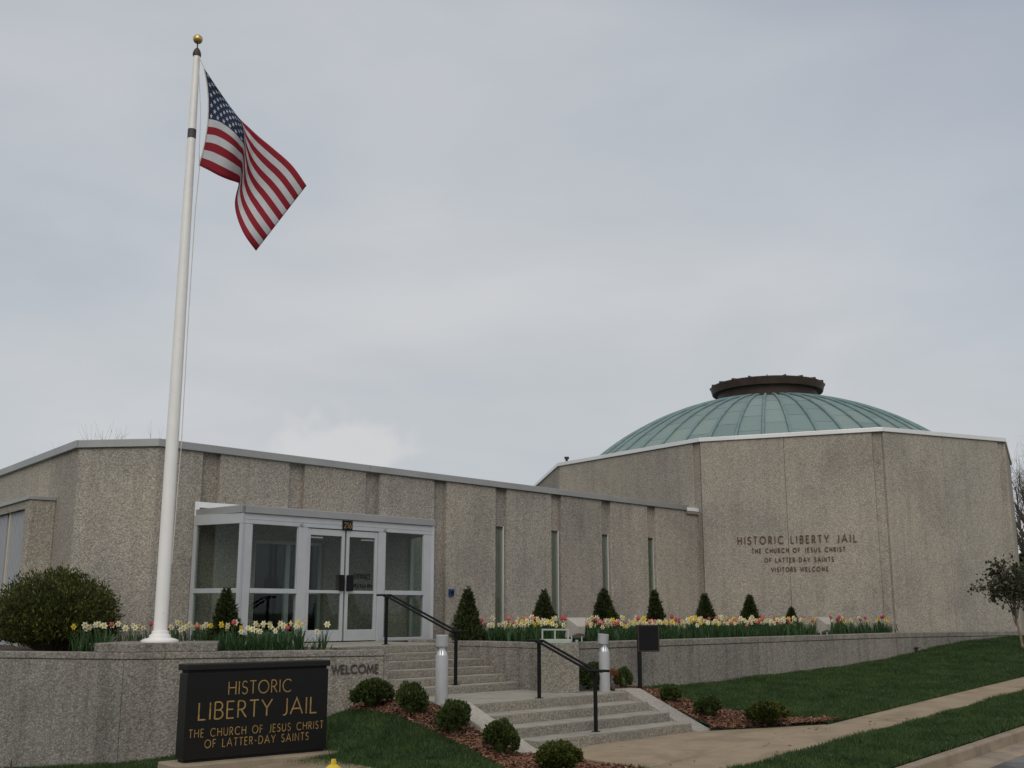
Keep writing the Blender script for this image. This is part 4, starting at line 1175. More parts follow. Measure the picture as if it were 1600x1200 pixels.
# ------------------------------------------------------------------ bollards, handrails, pedestal, lamps, post sign
def bollard(p, h, label, tilt):
    t = thing('bollard_light', p, label, 'bollard light', 'bollard lights at the landing')
    m = MB(); m.lathe([(.096, 0), (.096, h - .31), (.090, h - .30)], p, 28); build('shaft', m, M['bolgrey'], t, smooth=True)
    m = MB(); m.lathe([(.11, 0), (.11, .012), (.098, .014)], p, 28); build('foot_ring', m, M['bolgrey'], t, smooth=True)
    m = MB(); m.lathe([(.086, h - .30), (.078, h - .26), (.045, h - .215), (.04, h - .19)], p, 28); build('reflector', m, M['chrome'], t, smooth=True)
    for k in range(3):
        an = 2 * PI * k / 3 + .5; q = p + Vector((.078 * math.cos(an), .078 * math.sin(an), 0))
        m = MB(); m.tube([q + UP * (h - .31), q + UP * (h - .17)], .010, 6); build('strut', m, M['bolgrey'], t)
    m = MB(); m.lathe([(.088, 0), (.096, .004), (.096, .165), (.088, .175)], (0, 0, 0), 28)
    o = build('hood', m, M['bolgrey'], t, smooth=True, base=(0, 0, 0)); o.location = (tilt[0], tilt[1], h - .175); o.rotation_euler = (tilt[2], tilt[3], 0)
bollard(AB(11.30, -12.80, Z_LAND), 1.02, 'grey cylindrical bollard light at the left end of the landing', (0, 0, 0, 0))
bollard(AB(15.15, -12.86, Z_LAND), .98, 'grey bollard light with skewed hood beside the black sign post', (-.02, 0, 0, math.radians(5)))
def handrail(a, p0, p1, label):
    (b0, z0), (b1, z1) = p0, p1
    t = thing('handrail', AB(a, b1, z1), label, 'handrail', 'black handrails on the two flights')
    hr = .90
    for b, z in (p0, p1):
        m = MB(); m.abbox(a - .022, a + .022, b - .022, b + .022, z, z + hr - .02); build('post', m, M['black'], t)
        m = MB(); m.abbox(a - .05, a + .05, b - .05, b + .05, z + .001, z + .010); build('foot_plate', m, M['black'], t)
    for s_ in (-1, 1):
        ao = a + s_ * .075
        pts = [AB(ao, b0 - .20, z0 + hr), AB(ao, b0 + .02, z0 + hr), AB(ao, b1 - .06, z1 + hr), AB(ao, b1 + .22, z1 + hr)]
        m = MB(); m.tube(pts, .020, 8); build('rail', m, M['black'], t)
    for b, z in (p0, p1):
        m = MB(); m.abbox(a - .075, a + .075, b - .015, b + .015, z + hr - .035, z + hr - .018); build('bracket', m, M['black'], t)
handrail(13.05, (-16.35, Z_FLOOR), (B_UPBOT - .16, Z_LAND + zr), 'black twin handrail on the upper flight by the entrance doors')
handrail(13.22, (B_NOSE - .10, Z_LAND), (B_FOOT - .25, ZB + zr2), 'black twin handrail down the middle of the lower flight')
# pedestal with tray and frame
pa0, pa1, pb = 14.78, 15.28, -12.92
pd_ = thing('pedestal', (.85, 19.6, Z_LAND), 'plain concrete pedestal block standing against the right planter wall', 'pedestal')
m = MB(); m.poly([(.50, 19.50), (.80, 19.42), (1.155, 19.47), (1.155, 20.0), (.50, 19.52)], Z_LAND - .02, ZT(1.472)); build('block', m, M['step'], pd_, bevel=.015)
fr = thing('metal_frame', (.75, 19.66, 1.48), 'pale green metal tray with an open frame above the pedestal', 'frame')
c = Vector((.75, 19.60, 0)); ex = Vector((.995, .06, 0)).normalized(); ey = Vector((-ex.y, ex.x, 0))
def fbox(name, u0, u1, v0, v1, z0, z1, parent, mk='palegreen'):
    m = MB(); m.poly([c + ex * u0 + ey * v0, c + ex * u1 + ey * v0, c + ex * u1 + ey * v1, c + ex * u0 + ey * v1], z0, z1); build(name, m, M[mk], parent, bevel=.004)
fbox('tray', -.25, .27, -.1, .18, ZT(1.475), ZT(1.545), fr)
for u in (-.235, -.015, .215):
    fbox('bar', u, u + .028, -.02, .02, ZT(1.546), ZT(1.70), fr)
fbox('top_bar', -.235, .243, -.021, .021, ZT(1.701), ZT(1.73), fr)
def floodlight(p, label, sz, rot_):
    t = thing('floodlight', p, label, 'floodlight', 'floodlights in the flower bed')
    R_ = Matrix.Rotation(rot_, 3, 'Z') @ Matrix.Rotation(math.radians(14), 3, 'X')
    def L_(x, y, z): return Vector(p) + UP * (sz * .62) + R_ @ Vector((x, y, z)) * sz
    m = MB()
    r0 = [L_(*v) for v in ((-.5, .22, -.5), (.5, .22, -.5), (.5, .22, .5), (-.5, .22, .5))]
    r1 = [L_(*v) for v in ((-.5, .05, -.5), (.5, .05, -.5), (.5, .05, .5), (-.5, .05, .5))]
    r2_ = [L_(*v) for v in ((-.02, -.30, -.15), (.34, -.26, -.22), (.34, -.26, .18), (-.06, -.30, .20))]
    m.prism(r1, r0); build('housing', m, M['lampbox'], t, bevel=.012)
    m = MB(); m.prism(r2_, [q + (L_(0, -.003, 0) - L_(0, 0, 0)) for q in r1]); build('back_shell', m, M['lampbox'], t, bevel=.012)
    m = MB(); r3_ = [L_(*v) for v in ((-.46, .225, -.46), (.46, .225, -.46), (.46, .225, .46), (-.46, .225, .46))]; m.prism(r3_, [q + (L_(0, .01, 0) - L_(0, 0, 0)) for q in r3_]); build('lens', m, M['sidelight'], t)
    m = MB(); b_ = Vector(p)
    for s_ in (-1, 1):
        u = R_ @ Vector((s_ * .10, 0, 0))
        m.tube([b_ + u, b_ + u + UP * .13], .014, 6)
    m.tube([b_ - UP * .12, b_ + UP * .03], .03, 8); build('yoke', m, M['chrome'], t)
floodlight(AB(15.26, -13.60, ZT(1.48)), 'taupe box floodlight aimed at the wall beside the pedestal', .37, math.radians(20))
floodlight(AB(24.28, -13.72, ZT(1.42)), 'small pale floodlight near the far end of the flower bed', .40, math.radians(30))
pb_ = AB(16.45, -13.10); pz_ = H(pb_.x, pb_.y)
ps = thing('post_sign', (pb_.x, pb_.y, pz_), 'black metal post with a square black notice panel', 'sign')
m = MB(); m.box(pb_.x - .045, pb_.x + .03, pb_.y - .03, pb_.y + .03, pz_ - .1, ZT(1.78)); build('post', m, M['black'], ps, bevel=.004)
ex = Vector((.97, .24, 0)).normalized(); ey = Vector((-ex.y, ex.x, 0)); c = pb_ - ey * .035 + Vector((-.05, 0, 0))
fbox('panel', 0, .43, -.02, .0, ZT(1.27), ZT(1.79), ps, 'bronze'); 
fbox('notice', .025, .405, -.024, -.0205, ZT(1.30), ZT(1.765), ps, 'black')
sh = on_plane(1430, 1017, (12.3, 30.5, 1), Vector((.53, -.85, 0)))
nw = (Vector(RW[2]) - Vector(RW[1])).normalized(); nw = Vector((nw.y, -nw.x, 0))
sh = on_plane(1430, 1018, (RW[1][0], RW[1][1], 0), nw) + nw * .06
tp = thing('garden_tap', sh, 'small dark garden tap on the planter wall above the lawn', 'tap')
m = MB(); m.tube([sh - UP * .12, sh + UP * .04, sh + UP * .08], .03, 8); m.tube([sh, sh - nw * .07], .02, 8); build('spout', m, M['bronze'], tp)
m = MB(); m.lathe([(.05, .08), (.06, .09), (.06, .11), (.03, .12)], sh, 12); build('hand_wheel', m, M['bronze'], tp)
# hydrant
hy = AB(7.2, -9.9); hz = H(hy.x, hy.y); htop = at_depth(521, 1186, hy.y).z
hd = thing('fire_hydrant', (hy.x, hy.y, hz), 'yellow fire hydrant with only its top in view below the granite sign', 'hydrant')
P_ = Vector((hy.x, hy.y, 0)); hx = at_depth(521, 1190, hy.y).x; P_.x = hx; hd.location.x = hx
k = (htop - hz)
m = MB(); m.lathe([(.15, hz), (.15, hz + .05), (.095, hz + .06), (.095, hz + k * .66), (.125, hz + k * .67), (.125, hz + k * .72), (.10, hz + k * .73)], P_, 24); build('barrel', m, M['yellow'], hd, smooth=True)
m = MB(); m.lathe([(.10, hz + k * .731), (.098, hz + k * .80), (.08, hz + k * .87), (.045, hz + k * .915), (.032, hz + k * .92)], P_, 24); build('bonnet', m, M['yellow'], hd, smooth=True)
m = MB(); m.lathe([(.030, hz + k * .921), (.026, hz + k)], P_, 5); build('operating_nut', m, M['yellow'], hd)
for an in (0.3, 0.3 + PI / 2, 0.3 + PI):
    u = Vector((math.cos(an), math.sin(an), 0)); q = P_ + UP * (hz + k * .55)
    m = MB(); m.tube([q + u * .08, q + u * .16], .055, 16); m.tube([q + u * .161, q + u * .19], .022, 5); build('outlet_cap', m, M['yellow'], hd)
# dark stake by the left wall
sk = at_depth(18, 1186, 15.6)
tk = thing('garden_stake', (sk.x, sk.y, sk.z - .6), 'dark pointed stake tip at the foot of the left wall', 'stake')
m = MB(); m.prism([Vector((sk.x - .06, sk.y - .05, sk.z - .75)), Vector((sk.x + .09, sk.y - .03, sk.z - .75)), Vector((sk.x + .03, sk.y + .06, sk.z - .75))],
                  [Vector((sk.x + .000, sk.y - .004, sk.z)), Vector((sk.x + .006, sk.y, sk.z)), Vector((sk.x + .003, sk.y + .006, sk.z))]); build('stake', m, M['bronze'], tk)

# ------------------------------------------------------------------ foliage makers
def unit(v):
    return v / np.maximum(np.linalg.norm(v, axis=1, keepdims=True), 1e-9)
def leaf_quads(C, D, size, width, curl=.25):
    """small pointed leaves at C growing along D"""
    n = len(C)
    r = npr.normal(size=(n, 3)); S = unit(np.cross(D, r)); Nn = unit(np.cross(S, D))
    size = np.asarray(size)[:, None]; w = size * width
    T_ = C + D * size + Nn * size * curl * npr.normal(0, .5, (n, 1))
    Mid = C + D * size * .5 + Nn * size * curl * .35
    V = np.stack([C, Mid - S * w, T_, Mid + S * w], 1).reshape(-1, 3)
    F = np.arange(n * 4).reshape(-1, 4)
    return V, F
def join(parts):
    V, F, o = [], [], 0
    for v, f in parts:
        V.append(v); F.append(f + o); o += len(v)
    return np.vstack(V), np.vstack(F)
def lump(dirs, seed, amp):
    g = np.random.default_rng(seed)
    out = np.ones(len(dirs))
    for _ in range(14):
        d = g.normal(size=3); d /= np.linalg.norm(d)
        out += amp * g.uniform(-.6, 1) * np.exp(-((1 - dirs @ d) / .10))
    return out
def round_shrub_meshes(seed, n=5200, matk='box'):
    """unit dome-shaped clipped shrub: radius 1, height about 1.7, foot at z=0"""
    g = np.random.default_rng(seed)
    # several crowding tufts of unlike size, each a rough ball of shoots
    nl = 15
    th = np.arange(nl) * 2.4 + g.uniform(-.5, .5, nl); el = np.arccos(1 - np.linspace(.03, 1.12, nl)); el += g.normal(0, .1, nl)
    lc = np.column_stack([np.sin(el) * np.cos(th), np.sin(el) * np.sin(th), np.cos(el)]) * g.uniform(.48, .72, nl)[:, None] * np.array([1, 1, .85]) + np.array([0, 0, .78])
    lr_ = g.uniform(.26, .46, nl)
    k = g.choice(nl, n, p=lr_ ** 2 / (lr_ ** 2).sum())
    d = unit(g.normal(size=(n, 3)) + .8 * unit(lc[k] - np.array([0, 0, .6])))
    rr = lr_[k] * (1 - .5 * g.random(n) ** 1.7) * np.where(g.random(n) < .12, g.uniform(1.0, 1.35, n), 1.0)
    C = lc[k] + d * rr[:, None]
    C[:, 2] = np.maximum(C[:, 2], .03)
    out = unit(C - np.array([0, 0, .55]))
    D = unit(out * .7 + d * .4 + g.normal(size=(n, 3)) * .45 + np.array([0, 0, .65]))
    return leaf_quads(C, D, g.uniform(.10, .25, n), .31)
def make_round(name, p, r, h, label, group, seed, matk='box'):
    t = thing(name, p, label, 'shrub', group)
    V, F = round_shrub_meshes(seed, 7000)
    V = V * np.array([r, r, h / 1.68]) + np.array(p)
    mesh_np('foliage', V, F, M[matk], t)
    m = MB(); P = Vector(p)
    for k in range(9):
        an = rnd.uniform(0, 2 * PI); e = rnd.uniform(.3, .75) * r
        m.tube([P - UP * .03 + Vector((.03 * math.cos(an), .03 * math.sin(an), 0)), P + Vector((e * .4 * math.cos(an), e * .4 * math.sin(an), h * .35)), P + Vector((e * math.cos(an), e * math.sin(an), h * .75))], [.014, .010, .004], 5)
    build('stems', m, M['twig'], t)
    # solid core in the leaf material keeps the middle closed
    m = MB(); m.lathe([(r * .25, h * .12), (r * .48, h * .28), (r * .52, h * .48), (r * .38, h * .62), (r * .1, h * .70)], P, 10); build('inner_leaves', m, M[matk], t)
    return t
def cone_tree(p, r, h, label, seed, lumpy=.22, skew=0.0):
    t = thing('dwarf_spruce', p, label, 'conifer', 'dwarf conical spruces along the beds')
    g = np.random.default_rng(seed)
    n = 8200
    z = 1 - np.sqrt(g.random(n)) * .985
    th = g.uniform(0, 2 * PI, n)
    prof = 1.12 * (1 - z) ** .92 * np.where(z < .14, .72 + 2 * z, 1.0)
    rad = prof * (1 + lumpy * np.sin(th * 3 + seed + z * 9) * np.cos(z * 14 + th * 2) + lumpy * 1.2 * g.normal(size=n) * .6)
    rad *= (1 - .40 * g.random(n) ** 3)
    C = np.column_stack([np.cos(th) * rad * r + skew * z * r, np.sin(th) * rad * r, z * h * .97 + .02])
    D = unit(np.column_stack([np.cos(th) * .85, np.sin(th) * .85, np.full(n, .75)]) + g.normal(size=(n, 3)) * .38)
    V, F = leaf_quads(C, D, g.uniform(.04, .10, n) * (h ** .5), .17)
    mesh_np('foliage', V + np.array(p), F, M['spruce'], t)
    P = Vector(p); m = MB(); m.lathe([(r * .40, h * .05), (r * .52, h * .14), (r * .38, h * .40), (r * .16, h * .72), (.008, h * .90)], P, 10); build('inner_needles', m, M['spruce'], t)
    m = MB(); m.tube([P - UP * .05, P + UP * h * .5], [.03, .015], 6); build('trunk', m, M['bark'], t)
    return t
# cones: beds at z 1.36
def bedpt(px, b, z=1.40):
    a = a_of(px, b); return AB(a, b, z)
spec = [(731, -15.95, .25, 1.14, 'largest cone-shaped dwarf spruce standing beside the upper steps'),
        (850, -15.2, .28, 1.02, 'cone-shaped dwarf spruce behind the pedestal, between first and second slit windows'),
        (945, -15.2, .30, 1.12, 'cone-shaped dwarf spruce in front of the third slit window'),
        (1025, -15.0, .21, 1.12, 'slim cone-shaped dwarf spruce in front of the fourth slit window'),
        (1102, -15.0, .26, 1.10, 'cone-shaped dwarf spruce where the wing meets the rotunda'),
        (1172, -15.2, .26, 1.14, 'cone-shaped dwarf spruce below the wall lettering'),
        (1236, -15.0, .20, .92, 'smallest cone-shaped dwarf spruce, last before the far floodlight')]
tops = {731: 917, 850: 923, 945: 919, 1025: 922, 1102: 928, 1172: 929, 1236: 949}
for i, (px, b, r, h, lab) in enumerate(spec):
    p = bedpt(px, b); zt = at_depth(px, tops[px], p.y).z
    cone_tree(p, r, zt - p.z, lab, 20 + i, skew=rnd.uniform(-.12, .12))
p = Vector((-.2562 * 19.3, 19.3, 1.37)); cone_tree(p, .24, at_depth(353, 917, 19.3).z - 1.37, 'cone-shaped dwarf spruce at the corner of the glass vestibule', 41)

left_sh = [((580, 1110), 33, 43, 'round shrub tucked against the wall letters, first of the left row', 'box'), ((642, 1121), 24, 43, 'round shrub left of the left bollard light', 'box'),
           ((709, 1151), 25, 46, 'round shrub beside the top of the left step kerb', 'box'), ((782, 1183), 27, 49, 'round shrub beside the foot of the left step kerb', 'box'),
           ((872, 1212), 36, 43, 'yellowish round shrub cut by the bottom edge beside the path', 'boxlight')]
right_sh = [((1046, 1100), 18, 25, 'small round shrub below the black post sign', 'box'), ((1107, 1123), 20, 29, 'round shrub in the middle of the right mulch bed', 'box'),
            ((1200, 1136), 33, 35, 'yellow-tipped round shrub at the outer end of the right mulch bed', 'boxlight')]
for i, ((px, py), rw, hp_, lab, mk) in enumerate(left_sh + right_sh):
    p = ground_hit(px, py); s_ = p.y / FPX
    make_round('round_shrub', p + UP * .02, rw * s_ * .93, hp_ * s_ * 1.03, lab, 'round shrubs in the mulch beds', 60 + i, mk)
for i, (px, w_, lab) in enumerate(((924, 30, 'dark round shrub behind the right bollard light'), (972, 17, 'low round shrub with a scorched side beside the black post'))):
    b = -13.12; a = a_of(px, b); p = AB(a, b); p.z = H(p.x, p.y)
    t = make_round('round_shrub', p, w_ * p.y / FPX * .76, .42, lab, 'round shrubs in the mulch beds', 80 + i, 'box')
    if i == 1:
        V, F = round_shrub_meshes(99, 700); V = V * np.array([.12, .12, .17]) + np.array(p) + np.array([-.2, -.06, .12]); mesh_np('scorched_leaves', V, F, M['rust'], t)

# big twiggy bush at far left
bp_ = Vector((-7.88, 19.35, 1.37))
bush = thing('spreading_bush', bp_, 'large rounded dark olive bush in front of the left corner', 'bush')
g = np.random.default_rng(5)
nb_ = 1300
th = g.uniform(0, 2 * PI, nb_); ph = np.arccos(g.uniform(-.42, 1, nb_)) ; d = np.column_stack([np.sin(ph) * np.cos(th), np.sin(ph) * np.sin(th), np.cos(ph)])
lr = lump(d, 8, .07)
E = d * np.array([1.02, .92, .80]) * lr[:, None] * g.uniform(.86, 1.05, nb_)[:, None] + np.array([0, 0, .55])
S0 = d * np.array([.28, .28, 0]) * g.uniform(.1, 1, nb_)[:, None]
Mi = S0 * .5 + E * .5 + np.array([0, 0, .08])
tm = MB()
for k in range(nb_):
    A_, B_, C_ = S0[k] + np.array(bp_), Mi[k] + np.array(bp_), E[k] + np.array(bp_)
    tm.tube([A_, B_, C_], [.008, .006, .0025], 3, cap=False)
build('twigs', tm, M['twig'], bush, recalc=False)
ls = []
for rep in range(30):
    t_ = g.uniform(.48, 1.04, nb_)[:, None]
    C = S0 * (1 - t_) ** 2 + 2 * Mi * t_ * (1 - t_) + E * t_ ** 2 + g.normal(0, .035, (nb_, 3))
    D = unit((E - Mi) + g.normal(0, .5, (nb_, 3)) * np.linalg.norm(E - Mi, axis=1)[:, None] + np.array([0, 0, .25]))
    ls.append(leaf_quads(C, D, g.uniform(.035, .08, nb_), .22))
V, F = join(ls); mesh_np('foliage', V + np.array(bp_), F, M['bush'], bush)

# ------------------------------------------------------------------ spring bulbs
def strap_leaves(n, h, spread, w, seed):
    g = np.random.default_rng(seed); mb = MB()
    for _ in range(n):
        an = g.uniform(0, 2 * PI); u = Vector((math.cos(an), math.sin(an), 0)); v = Vector((-u.y, u.x, 0)) 
        hh_ = h * g.uniform(.7, 1.08); sp = spread * g.uniform(.3, 1.1); b = u * g.uniform(0, .03)
        pts = [b, b + u * sp * .25 + UP * hh_ * .5, b + u * sp * .7 + UP * hh_ * .9, b + u * sp * 1.15 + UP * hh_ * (1.0 if g.random() < .6 else .86)]
        ws = [w * .7, w, w * .8, w * .1]
        vs = []
        for p_, w_ in zip(pts, ws):
            vs += [p_ - v * w_ / 2, p_ + v * w_ / 2]
        mb.add(vs, [(0, 1, 3, 2), (2, 3, 5, 4), (4, 5, 7, 6)])
    return mb
def bloom_daffodil():
    petals, cup = MB(), MB()
    for k in range(6):
        an = PI / 3 * k; u = Vector((math.cos(an), 0, math.sin(an))); v = Vector((-u.z, 0, u.x)); f = Vector((0, -1, 0))
        petals.add([u * .006, u * .026 - v * .015 + f * .004, u * .050 + f * .008 * (1 if k % 2 else -.6), u * .026 + v * .015 + f * .004], [(0, 1, 2, 3)])
    n = 8
    ring0 = [Vector((.008 * math.cos(2 * PI * i / n), -.002, .008 * math.sin(2 * PI * i / n))) for i in range(n)]
    ring1 = [Vector((.015 * math.cos(2 * PI * i / n), -.022, .015 * math.sin(2 * PI * i / n))) for i in range(n)]
    cup.add(ring0 + ring1, [(i, (i + 1) % n, n + (i + 1) % n, n + i) for i in range(n)] + [tuple(range(n))])
    return petals, cup
def local(name, mb, mt):
    o = build(name, mb, mt, None, base=(0, 0, 0), recalc=False); return o
def plant_proto(kind, seed, h):
    root = bpy.data.objects.new(kind[0], None); COL.objects.link(root)
    mb = MB(); mb.tube([(0, 0, 0), (.008, .004, h * .6), (.004, -.012, h)], [.005, .0045, .004], 5)
    lf = strap_leaves(7 if kind[1] == 'd' else 4, h * .88, .13, .017 if kind[1] == 'd' else .042, seed)
    s_ = local('stem', mb, M['strap']); l_ = local('leaves', lf, M['strap'] if kind[1] == 'd' else M['tulipleaf'])
    ch = [s_, l_]
    if kind[1] == 'd':
        pt, cp = bloom_daffodil()
        b_ = local('petals', pt, M[kind[2]]); c_ = local('cup', cp, M[kind[3]]); c_.parent = b_
        b_.location = (.004, -.022, h); b_.scale = (1.15, 1.15, 1.15); b_.rotation_euler = (math.radians(rnd.uniform(-12, 18)), 0, 0)
        ch.append(b_)
    else:
        tm_ = MB()
        for k in range(6):
            an = PI / 3 * k; rr_ = .024 if k % 2 else .021; u = Vector((math.cos(an), math.sin(an), 0)); v = Vector((-u.y, u.x, 0))
            P = [u * .004, u * rr_ - v * .018 + UP * .022, u * rr_ * 1.02 + v * .018 + UP * .022, u * rr_ * .85 - v * .012 + UP * .048, u * rr_ * .85 + v * .012 + UP * .048, u * rr_ * .7 + UP * .062]
            tm_.add(P, [(0, 1, 2), (1, 3, 4, 2), (3, 5, 4)])
        b_ = local('bloom', tm_, M[kind[2]]); b_.location = (.004, -.012, h - .005); b_.scale = (1.35, 1.35, 1.4)
        ch.append(b_)
    for o in ch:
        o.parent = root
    return root
protos = {'white': [plant_proto(('daffodil', 'd', 'petalwhite', 'cupyellow'), s, h) for s, h in ((1, .40), (2, .43), (3, .37), (4, .45))],
          'yellow': [plant_proto(('daffodil', 'd', 'petalyellow', 'petalyellow'), s, h) for s, h in ((5, .38), (6, .42))],
          'red': [plant_proto(('tulip', 't', 'tulipred'), s, h) for s, h in ((7, .42), (8, .37))],
          'pink': [plant_proto(('tulip', 't', 'tulippink'), s, h) for s, h in ((9, .40), (10, .36))]}
TXT = {'white': 'cream daffodil', 'yellow': 'yellow daffodil', 'red': 'red tulip', 'pink': 'coral tulip'}
used = set()
def plant(kind, p, place, scale=1.0):
    pr = rnd.choice(protos[kind])
    if pr.name in used:
        o = copy_tree(pr)
    else:
        o = pr; used.add(pr.name)
    o.location = p; an = rnd.gauss(.35, .7); o.rotation_euler = (rnd.gauss(0, .05), rnd.gauss(0, .05), an)
    s_ = scale * rnd.uniform(.9, 1.1); o.scale = (s_, s_, s_)
    tag(o, TXT[kind] + ' ' + place, 'daffodil' if kind in ('white', 'yellow') else 'tulip', TXT[kind] + 's ' + place)
# right bed: thick drift along the wall, thinner after the far floodlight
placeR = 'in the long bed right of the steps'
pts = []
for k in range(9000):
    a = rnd.uniform(14.95, 24.1); b = B_WALL - .36 - rnd.random() * .95
    if k % 5 == 0:
        a = rnd.uniform(14.92, 15.7); b = rnd.uniform(-15.95, -14.7)
    if any((a - q[0]) ** 2 + (b - q[1]) ** 2 < .13 ** 2 for q in pts):
        continue
    if (a - 15.26) ** 2 + (b + 13.70) ** 2 < .04:
        continue
    pts.append((a, b))
    if len(pts) >= 330:
        break
for a, b in pts:
    r_ = rnd.random()
    kind = 'white' if r_ < .72 else ('yellow' if r_ < .81 else ('red' if r_ < .90 else 'pink'))
    q = AB(a, b, 1.412); fx = 800 + FPX / CT * q.x / q.y
    pl_ = ('in the bed corner between big spruce and pedestal' if fx < 848 else 'behind the pedestal and its floodlight' if fx < 930 else
           'in the bed behind the bollard and black post sign' if fx < 1030 else 'in the bed right of the black post sign' if fx < 1120 else 'in the bed below the wall lettering')
    plant(kind, q, pl_, rnd.uniform(.9, 1.1))
for k in range(34):
    a = rnd.uniform(24.5, 28.3); b = B_WALL - .4 - rnd.random() * .5
    plant(rnd.choice(['white', 'white', 'red', 'yellow', 'red']), AB(a, b, 1.412), 'in the thin end of the bed past the floodlight', 1.0)
# left bed round the flagpole: places read off the photo (pixel x, colour)
leftrow = [(121, 'yellow', 0), (132, 'white', 0), (141, 'white', .1), (158, 'white', .3), (165, 'white', .1), (172, 'red', 0), (178, 'white', .3), (188, 'white', .3), (197, 'white', .2),
           (205, 'white', .35), (212, 'white', .1), (219, 'white', .3), (237, 'red', .5), (246, 'yellow', .5), (268, 'white', .45), (274, 'white', .4), (284, 'white', .35), (291, 'white', .3), (299, 'white', .45), (310, 'pink', .4),
           (319, 'white', .4), (325, 'white', .5), (331, 'yellow', .3), (336, 'white', .45), (350, 'yellow', .6), (358, 'white', .4), (366, 'red', .2), (374, 'yellow', .5), (379, 'white', .3),
           (391, 'white', .3), (397, 'white', .1), (405, 'white', .2), (411, 'white', .35), (417, 'white', .05), (424, 'white', .3), (431, 'white', .15), (437, 'white', .4), (443, 'white', .2),
           (449, 'red', .3), (462, 'white', .2), (466, 'yellow', .5), (470, 'white', .1), (497, 'white', 0), (508, 'white', .02), (152, 'white', .5), (226, 'white', .6), (280, 'white', .7), (343, 'white', .8), (402, 'white', .6), (456, 'white', .5)]
leftrow += [(px + rnd.choice((-4, 4)), 'white' if rnd.random() < .75 else rnd.choice(('yellow', 'pink', 'red')), back + rnd.uniform(.08, .3)) for px, kind, back in leftrow[1:42] if rnd.random() < .62]
dLW = (Vector(LW[2]) - Vector(LW[1])).normalized()
for px, kind, back in leftrow:
    r_ = (px - 800) / (FPX / CT)
    W0 = Vector(LW[1]) if px > 199 else Vector(LW[0]); W1 = Vector(LW[2]) if px > 199 else Vector(LW[1])
    e = W1 - W0; k_ = (r_ * W0.y - W0.x) / (e.x - r_ * e.y); q = W0 + e * k_
    dist = q.length; q = q * (1 + (.5 + back) / dist)
    z = 1.375
    if 165 < px < 345:
        q = q * (1 + .95 / dist)
    plant(kind, Vector((q.x, q.y, z)), 'in the bed round the flagpole', 1.03)
# unflowered bulb leaves filling the beds: too many to count
def leafdrift(name, P, label, h, dens):
    n = len(P); n_ = n * dens
    base = np.repeat(P, dens, 0) + np.column_stack([npr.normal(0, .05, (n_, 2)), np.zeros(n_)])
    an = npr.uniform(0, 2 * PI, n_); u = np.column_stack([np.cos(an), np.sin(an), np.zeros(n_)]); v = np.column_stack([-np.sin(an), np.cos(an), np.zeros(n_)])
    hh_ = npr.uniform(.4, 1.08, n_)[:, None] * h; w = npr.uniform(.005, .011, n_)[:, None]; sp = npr.uniform(.02, .21, n_)[:, None]
    up = np.array([[0, 0, 1.0]])
    m1 = base + u * sp * .4 + up * hh_ * .55; t1 = base + u * sp + up * hh_
    V = np.stack([base - v * w, base + v * w, m1 + v * w, m1 - v * w, m1 - v * w, m1 + v * w, t1 + v * w * .15, t1 - v * w * .15], 1).reshape(-1, 3)
    F = np.arange(n_ * 8).reshape(-1, 4)
    tag(mesh_np(name, V, F, M['strap']), label, 'leaves', kind='stuff')
nn_ = 620
q = np.column_stack([npr.uniform(14.9, 24.2, nn_), B_WALL - .33 - npr.random(nn_) * 1.1])
q = np.vstack([q, np.column_stack([npr.uniform(24.45, 28.3, 130), B_WALL - .36 - npr.random(130) * .55]), np.column_stack([npr.uniform(14.9, 15.75, 90), npr.uniform(-16.0, -14.6, 90)])])
leafdrift('bulb_leaves', np.array([AB(a, b, 1.412) for a, b in q]), 'upright dark green bulb leaves in the right bed', .36, 9)
q = []
for px, kind, back in leftrow:
    if not (170 < px < 345):
        r_ = (px - 800) / (FPX / CT); W0 = Vector(LW[1]) if px > 199 else Vector(LW[0]); W1 = Vector(LW[2]) if px > 199 else Vector(LW[1])
        e = W1 - W0; k_ = (r_ * W0.y - W0.x) / (e.x - r_ * e.y); c = W0 + e * k_; c = c * (1 + .55 / c.length); q.append((c.x, c.y, 1.372))
for t_ in np.linspace(.05, .95, 22):
    c = Vector(LW[1]).lerp(Vector(LW[2]), t_ * .62) ; c = c * (1 + 1.45 / c.length); q.append((c.x, c.y, 1.372))
leafdrift('bulb_leaves', np.array(q), 'upright dark green bulb leaves in the left bed', .33, 12)

# ------------------------------------------------------------------ trees
def branch(mb, p, d, L_, r, depth, g, spread=.5, tips=None, up=.12, sides=4, seg=3):
    pts = [p]; rad = [r]
    for k in range(seg):
        d = (d + Vector(g.normal(0, .10, 3)) + UP * up * .5).normalized()
        p = p + d * (L_ / seg); pts.append(p); rad.append(r * (1 - .45 * (k + 1) / seg))
    mb.tube(pts, rad, sides if depth > 1 else 3, cap=False)
    if tips is not None and depth <= 1:
        tips += [(pts[i], d) for i in range(1, len(pts))]
    if depth == 0:
        return
    n = int(g.integers(2, 4)) + (1 if depth > 2 else 0)
    for i in range(n):
        t = g.uniform(.35, 1.0); k = min(int(t * seg), seg - 1); q = pts[k].lerp(pts[k + 1], t * seg - k)
        nd = (d + Vector(g.normal(0, spread, 3))).normalized()
        branch(mb, q, nd, L_ * g.uniform(.55, .8), rad[k + 1] * .72, depth - 1, g, spread, tips, up, sides, seg)
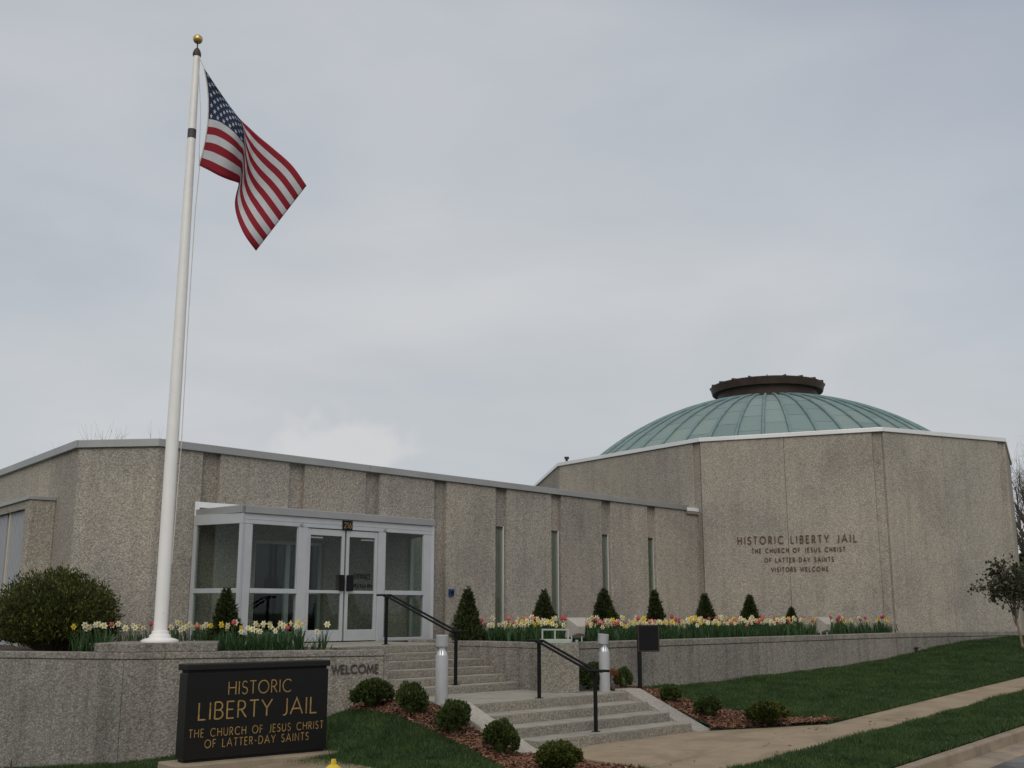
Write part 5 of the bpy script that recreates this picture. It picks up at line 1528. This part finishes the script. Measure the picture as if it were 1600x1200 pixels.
def bare_tree(p, h, seed, label, depth=5):
    g = np.random.default_rng(seed)
    t = thing('bare_tree', p, label, 'tree', 'leafless trees behind the building')
    P = Vector(p); m = MB(); m.tube([P - UP * .3, P + UP * h * .14, P + UP * h * .3], [h * .022, h * .017, h * .015], 8); build('trunk', m, M['bark'], t, smooth=True)
    m = MB()
    for k in range(6):
        an = 2 * PI * k / 6 + g.uniform(-.4, .4); d = Vector((math.cos(an) * .55, math.sin(an) * .55, 1)).normalized()
        branch(m, P + UP * h * (.20 + .10 * g.random()), d, h * .26, h * .011, depth, g, .42, None, .25)
    build('crown', m, M['bark'], t, recalc=False)
    return t
q = at_depth(1640, 955, 52); bare_tree((q.x, q.y, .8), 11.2, 3, 'leafless tree rising behind the right edge of the rotunda')
q = at_depth(1660, 955, 44); bare_tree((q.x, q.y, .8), 8.0, 4, 'smaller leafless tree at the right edge of the photo')
for i, (px, y, top) in enumerate(((118, 44, 676), (150, 47, 672), (178, 46, 679))):
    q = at_depth(px, 955, y); zt = at_depth(px, top, y).z
    bare_tree((q.x, q.y, .5), (zt - .5) * 1.20, 11 + i, ('leafless treetop showing over the left roof edge, leftmost', 'leafless treetop showing over the left roof edge, middle', 'leafless treetop showing over the left roof edge, nearest the flagpole')[i], 4)
# young ornamental tree on the lawn
tb = Vector((.4545 * 28.0, 28.0, 0)); tb.z = H(tb.x, tb.y)
yt = thing('young_tree', tb, 'young tree with sparse bronze-green leaves on the right lawn', 'tree')
c0 = at_depth(1587, 966, 28.0); m = MB(); m.tube([tb - UP * .1, tb.lerp(c0, .5) + Vector((.01, 0, 0)), c0], [.038, .030, .024], 8); build('trunk', m, M['youngbark'], yt, smooth=True)
g = np.random.default_rng(77); m = MB(); tips = []
for k in range(11):
    an = 2 * PI * k / 11 + g.uniform(-.3, .3); d = Vector((math.cos(an) * .27, math.sin(an) * .27, g.uniform(.6, 1.8))).normalized()
    branch(m, c0 - UP * g.uniform(0, .18), d, g.uniform(.52, .86), .013, 3, g, .45, tips, .2)
build('limbs', m, M['bark'], yt, recalc=False)
ls = []
TP = np.array([tuple(t_[0]) for t_ in tips]); 
for rep in range(4):
    C = TP + g.normal(0, .045, TP.shape); D = unit(g.normal(size=TP.shape) + np.array([0, 0, .3])); ls.append(leaf_quads(C, D, g.uniform(.06, .12, len(TP)), .34))
V, F = join(ls)
keep = g.random(len(F)) < min(1, 2100 / len(F))
F = F[keep]; mesh_np('crown', V, F, M['plum'], yt)
# a dark evergreen far behind the right edge
q = at_depth(1625, 955, 60); ev = thing('evergreen', (q.x, q.y, .8), 'dark evergreen in the distance behind the young tree', 'tree')
n = 5000; z = 1 - np.sqrt(g.random(n)); th = g.uniform(0, 2 * PI, n); rad = (1 - z) * 1.9 * (1 - .4 * g.random(n) ** 2)
C = np.column_stack([np.cos(th) * rad, np.sin(th) * rad, z * 5.5 + .3]) + np.array(ev.location); D = unit(np.column_stack([np.cos(th), np.sin(th), np.full(n, .2)]) + g.normal(size=(n, 3)) * .4)
V, F = leaf_quads(C, D, g.uniform(.2, .4, n), .3); mesh_np('crown', V, F, M['spruce'], ev)
m = MB(); P = Vector(ev.location); m.tube([P - UP * .3, P + UP * 4], [.14, .03], 6); build('trunk', m, M['bark'], ev)
